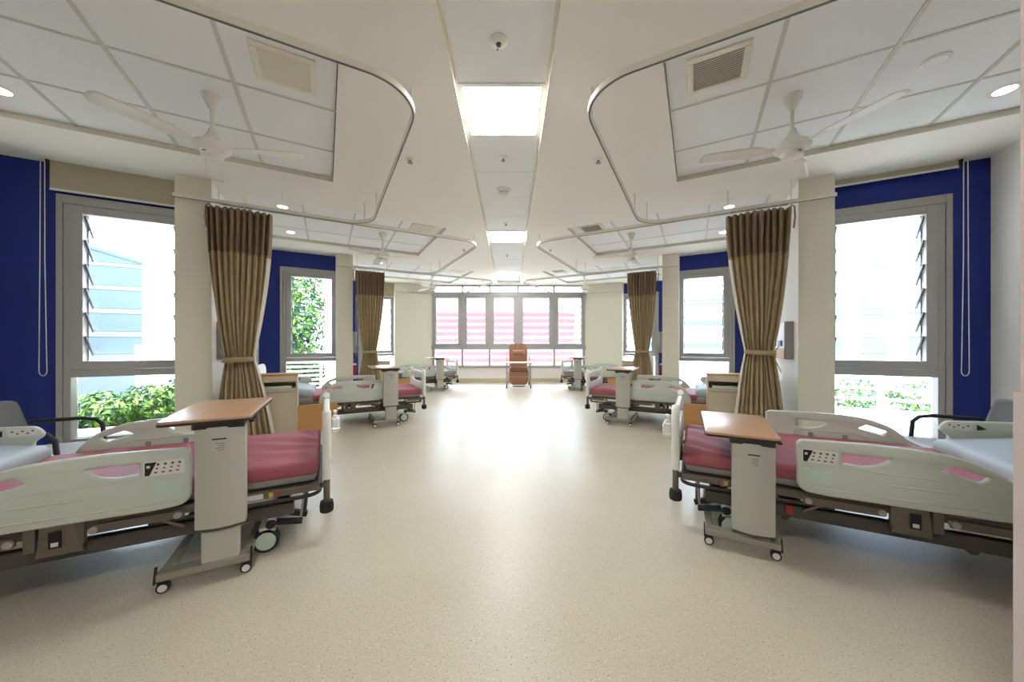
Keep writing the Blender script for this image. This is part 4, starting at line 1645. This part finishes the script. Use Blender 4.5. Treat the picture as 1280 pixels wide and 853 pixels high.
# ------------------------------------------------------------------ reclining chair in front of the end window
def recliner():
    t = empty('reclining_chair', (0.275, 9.42, 0))       # faces -y
    BACK = rounded([(-0.255, 0.40), (-0.262, 1.20), (0.262, 1.20), (0.255, 0.40)], [0.03, 0.11, 0.11, 0.03], 6)
    mx = Matrix.Translation((0, 0.25, 0)) @ Matrix.Rotation(R(-10), 4, 'X') @ M_XZ
    bk = panel('backrest', [BACK], 0.11, 0.035, 'brown_vinyl', t, mx)
    bm = rounded_box(-0.17, 0.17, -0.055, 0.055, -0.065, 0.065, 0.05, 14, 6, 6)
    pl = bm_obj('head_pillow', bm, 'brown_vinyl', t)
    pl.location = (0, 0.02, 0.94)
    mm = MB()
    for sg in (-1, 1):
        mm.tube([(sg * 0.09, 0.02, 0.98), (sg * 0.09, 0.035, 1.10), (sg * 0.09, 0.06, 1.19)], 0.008, 6)
    mm.box(-0.14, 0.14, -0.036, -0.030, 0.868, 0.884)
    mm.v = [(x, y, z) for x, y, z in mm.v]
    mm.build('pillow_strap', 'brown_dark', parent=pl, loc=(0, -0.02, -0.94))
    bm = rounded_box(-0.25, 0.25, -0.27, 0.27, 0.40, 0.53, 0.04, 14, 14, 4)
    bm_obj('seat_cushion', bm, 'brown_vinyl', t)
    LEG = rounded([(-0.262, 0.435), (0.262, 0.435), (0.255, 0.20), (0.19, 0.09), (-0.19, 0.09), (-0.255, 0.20)], [0.02, 0.02, 0.08, 0.08, 0.08, 0.08], 5)
    panel('leg_rest', [LEG], 0.08, 0.028, 'brown_vinyl', t, Matrix.Translation((0, -0.33, 0)) @ M_XZ)
    mm = MB()
    mm.box(-0.25, 0.25, -0.34, -0.26, 0.436, 0.452)
    mm.build('seam', 'brown_dark', parent=t, smooth=0)
    tr = panel('tray', [rounded([(-0.36, -0.50), (0.36, -0.50), (0.36, -0.10), (0.20, -0.06), (-0.20, -0.06), (-0.36, -0.10)], 0.04, 4)], 0.035, 0.010, 'white_plastic', t,
               Matrix.Translation((0, 0, 0.675)))
    mm = MB()
    for sg in (-1, 1):
        x = sg * 0.315
        mm.tube([(x, -0.38, 0.06), (x, -0.36, 0.40), (x, -0.30, 0.62), (x, 0.20, 0.64), (x, 0.34, 0.90)], 0.016, 10)
        mm.tube([(x, -0.36, 0.30), (x, 0.38, 0.10)], 0.014, 10)
        mm.tube([(x, 0.20, 0.64), (x, 0.38, 0.08)], 0.014, 10)
        mm.cyl((x, -0.20, 0.62), (x, -0.20, 0.66), 0.014, 10)
    mm.tube([(-0.315, -0.36, 0.30), (0.315, -0.36, 0.30)], 0.012, 8)
    mm.tube([(-0.315, 0.36, 0.12), (0.315, 0.36, 0.12)], 0.012, 8)
    mm.build('frame', 'alu', parent=t)
    for sg in (-1, 1):
        bm = rounded_box(sg * 0.315 - 0.035, sg * 0.315 + 0.035, -0.28, 0.18, 0.625, 0.665, 0.018, 4, 10, 3)
        bm_obj('armrest', bm, 'white_plastic', t)
        for y_ in (-0.38, 0.38):
            mm = MB()
            x = sg * 0.315
            mm.cyl((x - 0.014, y_, 0.05), (x + 0.014, y_, 0.05), 0.05, 18)
            w_ = mm.build('wheel', 'rubber', parent=t)
            mm = MB()
            mm.cyl((x - 0.016, y_, 0.05), (x + 0.016, y_, 0.05), 0.028, 14)
            mm.build('hub', 'label_grey', parent=w_)
    mm = MB()
    mm.box(-0.24, 0.24, -0.44, -0.28, 0.055, 0.075)
    mm.build('foot_plate', 'white_plastic', parent=t, bevel=0.006, smooth=0)
    mm = MB()
    mm.box(-0.16, 0.16, -0.442, -0.44, 0.050, 0.074)
    mm.build('foot_grip', 'rubber', parent=t, smooth=0)
    tag(t, 'tall brown reclining chair with white tray before the end window', 'recliner')


recliner()


# ------------------------------------------------------------------ hand-rub bottles hooked to the footboards
def bottle(s, i, b, z0, label):
    a = BED_FOOT[(s, i)][0] + 0.057
    t = empty('hand_rub_bottle', W0(s, i, a, b, z0), ROT[s])
    bm = rounded_box(-0.026, 0.026, -0.036, 0.036, 0.0, 0.098, 0.012, 6, 6, 8)
    bo = bm_obj('body', bm, 'white_plastic', t)
    mm = MB()
    mm.box(0.0262, 0.0268, -0.024, 0.024, 0.018, 0.075, 0)
    for k in range(4):
        mm.box(0.0268, 0.0272, -0.018, 0.016 - 0.006 * (k % 2), 0.060 - 0.011 * k, 0.065 - 0.011 * k, 1)
    mm.build('sticker', ['label_paper', 'label_grey'], parent=bo, smooth=0)
    mm = MB()
    mm.lathe([(0.014, 0.097), (0.015, 0.100), (0.015, 0.112), (0.006, 0.116), (0.006, 0.135), (0.012, 0.137), (0.012, 0.150), (0.0, 0.152)], n=16)
    mm.bar((0.0, 0, 0.144), (0.0, -0.034, 0.139), 0.010, 0.009)
    mm.build('pump', 'white_plastic', parent=t)
    mm = MB()
    mm.tube([(-0.032, -0.038, 0.03), (0.030, -0.040, 0.03), (0.030, 0.040, 0.03), (-0.032, 0.038, 0.03)], 0.0025, 6)
    mm.tube([(-0.032, 0, -0.003), (-0.032, 0, 0.13), (-0.05, 0, 0.14)], 0.0025, 6)
    mm.tube([(-0.032, 0, -0.003), (0.026, 0, -0.003)], 0.0025, 6)
    mm.build('wire_holder', 'chrome', parent=t)
    tag(t, label, 'bottle', 'white pump bottles on the bed ends')


bottle('L', 0, 2.66, 0.545, 'white pump bottle on the bed end ' + BAY[('L', 0)])
bottle('R', 0, 2.50, 0.545, 'white pump bottle on the bed end ' + BAY[('R', 0)])
bottle('L', 1, 5.55 - 2.864, 0.60, 'white pump bottle on the bed end ' + BAY[('L', 1)])
bottle('R', 1, 5.40 - 2.864, 0.60, 'white pump bottle on the bed end ' + BAY[('R', 1)])


# ------------------------------------------------------------------ outdoors
mm = MB()
mm.box(-60, 60, -30, 90, -0.40, -0.13)
g = mm.build('ground', 'concrete_light', smooth=0)
tag(g, 'pale paved terrace outside the windows', kind='structure')


def foliage(name, parent, ell, n, size, mats_, seed, center=(0, 0, 0), hollow=0.55):
    """leaves as folded quads scattered through an ellipsoid"""
    rnd = random.Random(seed)
    mm = MB()
    for _ in range(n):
        while True:
            p = Vector((rnd.uniform(-1, 1), rnd.uniform(-1, 1), rnd.uniform(-1, 1)))
            if hollow < p.length < 1:
                break
        q = Vector((p.x * ell[0], p.y * ell[1], p.z * ell[2])) + Vector(center)
        if q.z < -0.13:
            continue
        nrm = (p + Vector((rnd.uniform(-1, 1), rnd.uniform(-1, 1), rnd.uniform(-0.3, 1.2))) * 0.8).normalized()
        u = nrm.cross(Vector((rnd.uniform(-1, 1), rnd.uniform(-1, 1), rnd.uniform(-1, 1)))).normalized()
        v = nrm.cross(u)
        L_ = size * rnd.uniform(0.6, 1.3)
        w_ = L_ * 0.38
        mm.add([tuple(q - u * L_ * 0.5), tuple(q + v * w_ * 0.5 + nrm * w_ * 0.18), tuple(q + u * L_ * 0.5), tuple(q - v * w_ * 0.5 + nrm * w_ * 0.18)],
               [(0, 1, 2), (0, 2, 3)], rnd.choice(range(len(mats_))))
    o = mm.build(name, mats_, parent=parent, smooth=0, recalc=False)
    tag(o, kind='stuff')
    return o


def shrub(p, ell, n, size, mats_, seed, label, grp, name='garden_shrub'):
    t = empty(name, p)
    foliage('foliage', t, ell, n, size, mats_, seed, center=(0, 0, ell[2] * 0.9))
    mm = MB()
    rnd = random.Random(seed)
    for k in range(5):
        an = rnd.uniform(0, 6.28)
        mm.tube([(0.02 * math.cos(an), 0.02 * math.sin(an), 0), (ell[0] * 0.4 * math.cos(an), ell[1] * 0.4 * math.sin(an), ell[2] * 0.9)], 0.008, 5)
    mm.build('stem', 'bark', parent=t)
    tag(t, label, 'shrub', grp)


# planter with shrubs outside the first left window
pl = empty('planter', W('L', 0, -2.2, 6.35, -0.13), ROT['L'])
mm = MB()
for b in ((-1.3, 0.72, -0.6, -0.5), (-1.3, 0.72, 0.7, 0.8), (-1.3, -1.2, -0.5, 0.7), (0.62, 0.72, -0.5, 0.7)):
    mm.box(*b, 0, 0.30)
mm.build('planter_wall', 'concrete_light', parent=pl, smooth=0)
mm = MB()
mm.box(-1.2, 0.62, -0.5, 0.7, 0, 0.24)
mm.build('soil', 'soil', parent=pl, smooth=0)
tag(pl, 'low concrete planter full of shrubs outside the window', 'planter')
SH = [(-2.80, 6.12, 0.28, 0.13), (-2.55, 6.6, 0.30, 0.19), (-2.30, 6.12, 0.28, 0.19), (-2.15, 6.62, 0.28, 0.27), (-1.80, 6.15, 0.30, 0.28), (-1.76, 6.75, 0.28, 0.33), (-2.75, 7.0, 0.26, 0.2)]
for k, (a, b, r_, hz) in enumerate(SH):
    shrub(W('L', 0, a, b, 0.11), (r_, r_, hz), 900, 0.085, ['leaf_a', 'leaf_a', 'leaf_b', 'leaf_c'] if k % 2 == 0 else ['leaf_b', 'leaf_a', 'leaf_b'], 20 + k,
          'leafy green shrub in the low planter outside the window', 'shrubs in the planter')

# neighbouring wing seen through that window
d = Vector((-0.264, 0.964, 0))
nl = Vector((-0.964, -0.264, 0))
p0, p1 = Vector((-9.55, 9.0, 0)), Vector((-9.55, 9.0, 0)) - d * 7.2
mm = MB()
q = [p0, p1, p1 + nl * 3, p0 + nl * 3]
mm.prism([(v.x, v.y) for v in q], -0.13, 3.25)
wing = empty('neighbouring_wing', (0, 0, 0))
mm.build('wall', 'concrete', parent=wing, smooth=0)
mm = MB()
q = [p0 + d * 0.02 - nl * 0.02, p1 - nl * 0.02, p1 + nl * 3.0, p0 + nl * 3.0 + d * 0.02]
mm.prism([(v.x, v.y) for v in q], 3.25, 3.33)
mm.build('roof_edge', 'concrete', parent=wing, smooth=0)
tag(wing, 'grey-blue neighbouring wing with a flat roof outside the shrub window', 'building')


def railing(name, pts, label, z0, z1, nr, s, i):
    t = empty(name, W(s, i, pts[0][0], pts[0][1], 0))
    for k in range(nr):
        z = z0 + (z1 - z0) * k / (nr - 1)
        mm = MB()
        mm.tube([tuple(W(s, i, a, b, z) - t.location) for a, b in pts], 0.022, 8)
        mm.build('rail_bar', 'rail_white', parent=t)
    a0, b0 = pts[0]
    a1, b1 = pts[-1]
    L_ = math.hypot(a1 - a0, b1 - b0)
    for k in range(int(L_ / 1.1) + 1):
        u = k * 1.1 / L_
        p = W(s, i, a0 + (a1 - a0) * u, b0 + (b1 - b0) * u, 0) - t.location
        mm = MB()
        mm.box(p.x - 0.03, p.x + 0.03, p.y - 0.03, p.y + 0.03, -0.13, z1 + 0.02)
        mm.build('post', 'rail_white', parent=t, smooth=0)
    tag(t, label, 'railing')


railing('terrace_railing', [(-3.05, 9.0), (-1.75, 9.0)], 'white terrace railing behind the planter shrubs', 0.35, 1.12, 3, 'L', 0)
railing('terrace_railing', [(-5.9, 7.5), (-1.46, 7.5)], 'white horizontal-bar railing outside the window with the rolled-up blind', 0.12, 0.80, 5, 'R', 0)
for k, (a, b) in enumerate([(-2.0, 9.2), (-2.9, 9.4), (-3.8, 9.3), (-4.7, 9.2)]):
    shrub(W('R', 0, a, b, -0.13), (0.55, 0.5, 0.33), 500, 0.12, ['leaf_b', 'leaf_a', 'leaf_b'], 60 + k, 'dark green shrub beyond the white horizontal-bar railing', 'shrubs beyond the railing')


def tree(p, h, label, seed, n=4200):
    t = empty('tree', p)
    rnd = random.Random(seed)
    mm = MB()
    mm.tube([(0, 0, 0), (0.03, 0.02, h * 0.4), (-0.03, 0.04, h * 0.8), (0, 0, h)], 0.07, 8, radii=[0.09, 0.07, 0.045, 0.02])
    for k in range(9):
        an = k * 2.4
        z = h * (0.25 + 0.08 * k)
        mm.tube([(0, 0, z), (0.5 * math.cos(an), 0.5 * math.sin(an), z + 0.25), (0.85 * math.cos(an), 0.85 * math.sin(an), z + 0.3)], 0.02, 6, radii=[0.03, 0.02, 0.008])
    mm.build('trunk', 'bark', parent=t)
    foliage('foliage', t, (0.85, 0.85, h * 0.52), n, 0.17, ['leaf_b', 'leaf_b', 'leaf_a', 'leaf_c'], seed, center=(0, 0, h * 0.55), hollow=0.25)
    tag(t, label, 'tree')


tree(W('L', 0, -0.75, 11.2, -0.13), 3.7, 'leafy green tree seen through the second louvred window', 5)
# hedge and slatted fence below the tree
t = empty('slat_fence', W('L', 0, -2.6, 9.6, -0.13), ROT['L'])
me = None
for k in range(9):
    if me is None:
        mm = MB()
        mm.box(-0.4, 2.6, -0.012, 0.012, -0.022, 0.022)
        ob = mm.build('slat', 'rail_white', parent=t, smooth=0)
        me = ob.data
    else:
        ob = bpy.data.objects.new('slat', me)
        COL.objects.link(ob)
        ob.parent = t
    ob.location = (0, 0, 0.12 + 0.105 * k)
for x in (-0.35, 1.15, 2.55):
    mm = MB()
    mm.box(x - 0.025, x + 0.025, 0.012, 0.06, 0, 1.1)
    mm.build('post', 'rail_white', parent=t, smooth=0)
tag(t, 'white slatted fence below the leafy tree', 'fence')
for k in range(4):
    shrub(W('L', 0, -1.50 + 0.43 * k, 10.0, -0.13), (0.26, 0.24, 0.62), 2200, 0.09, ['leaf_b', 'leaf_b', 'leaf_b', 'leaf_a'], 80 + k, 'dark hedge shrub behind the white slatted fence', 'hedge behind the fence', 'hedge_shrub')
shrub(W('L', 0, -0.55, 8.9, -0.13), (0.30, 0.30, 0.28), 500, 0.14, ['leaf_c', 'leaf_a', 'leaf_c'], 99, 'lime green low plant before the white slatted fence', None)


def facade(name, label, org, u, wd, z0, z1, depth, base, pieces):
    """a building: body plus separate window/panel pieces; u = direction of its visible front"""
    t = empty(name, org)
    u = Vector(u).normalized()
    nrm = Vector((u.y, -u.x, 0))          # towards the viewer
    T = lambda x, y, z: tuple(u * x - nrm * y + Vector((0, 0, z)))
    mm = MB()
    mm.box(0, wd, 0, depth, z0, z1)
    mm.v = [T(*p) for p in mm.v]
    mm.build('wall', base, parent=t, smooth=0)
    for nm, m_, x0, x1, za, zb, pr in pieces:
        mm = MB()
        mm.box(x0, x1, -pr, 0.0, za, zb)
        mm.v = [T(*p) for p in mm.v]
        mm.build(nm, m_, parent=t, smooth=0)
    tag(t, label, 'building')


# red-banded building behind the end window
pc = []
for k in range(9):
    pc.append(('red_band', 'facade_red', 0.1, 8.6, -0.10 + 0.34 * k, 0.10 + 0.34 * k, 0.10))
pc += [('panel', 'facade_yellow', 8.75, 9.6, 1.4, 3.4, 0.05), ('panel', 'facade_glass', 8.3, 8.62, 2.75, 3.2, 0.12)]
facade('red_banded_building', 'pale building with red horizontal bands behind the end window', (-5.2, 18.0, 0), (1, 0, 0), 10.4, -0.13, 3.6, 5, 'facade_white', pc)
# white office block on the railing side
pc = []
for r_ in range(6):
    for c in range(9):
        pc.append(('window', 'facade_glass', 0.6 + 1.0 * c, 1.15 + 1.0 * c, 0.6 + 1.25 * r_, 1.4 + 1.25 * r_, 0.03))
pc.append(('panel', 'facade_orange', 4.2, 6.2, 0.2, 0.55, 0.06))
pB = W('R', 0, -3.2, 15.5)
pA = W('R', 0, -13.2, 13.5)
facade('office_block', 'white office block with small bluish windows beyond the railing', (pB.x, pB.y, 0), (pA.x - pB.x, pA.y - pB.y, 0), 10.2, -0.13, 7.2, 2.5, 'facade_white', pc)
# a plain block beyond the second right window
pc = [('window_band', 'facade_glass', 0.4, 7.6, 0.9 + 1.5 * k, 1.3 + 1.5 * k, 0.02) for k in range(3)]
facade('plain_block', 'plain white building beyond the window with only white glare', (9.5, 25.0, 0), (0.95, -0.3, 0), 12.0, -0.13, 4.6, 5, 'facade_white', pc)


# ------------------------------------------------------------------ suction sets on the last bed-head walls
for s in 'LR':
    t = empty('suction_set', W(s, 1, AC1, 6.25, 0), ROT[s])
    mm = MB(SY[s])
    mm.box(0.0, 0.02, -0.10, 0.10, 0.80, 0.94)
    mm.build('wall_plate', 'alu', parent=t, bevel=0.003, smooth=0)
    mm = MB(SY[s])
    mm.lathe([(0.0, 0.42), (0.06, 0.42), (0.066, 0.50), (0.066, 0.66), (0.0, 0.66)], c=(0.09, 0, 0), n=20)
    cn = mm.build('canister', 'label_red', parent=t)
    mm = MB(SY[s])
    mm.lathe([(0.0, 0.66), (0.07, 0.66), (0.07, 0.69), (0.02, 0.70), (0.0, 0.70)], c=(0.09, 0, 0), n=20)
    mm.build('lid', 'white_plastic', parent=cn)
    mm = MB(SY[s])
    mm.box(0.02, 0.09, -0.012, 0.012, 0.69, 0.83)
    mm.build('bracket', 'frame_dark', parent=t, smooth=0)
    mm = MB(SY[s])
    mm.cyl((0.02, 0, 0.87), (0.07, 0, 0.87), 0.035, 18)
    mm.build('gauge', 'black', parent=t)
    mm = MB(SY[s])
    mm.tube([(0.06, 0.02, 0.86), (0.11, 0.05, 0.80), (0.12, 0.03, 0.72), (0.09, 0.02, 0.69)], 0.005, 6)
    mm.build('hose', 'label_blue', parent=t)
    tag(t, 'red wall-mounted suction canister ' + BAY[(s, 2)], 'suction set', 'suction sets on the bed-head walls')
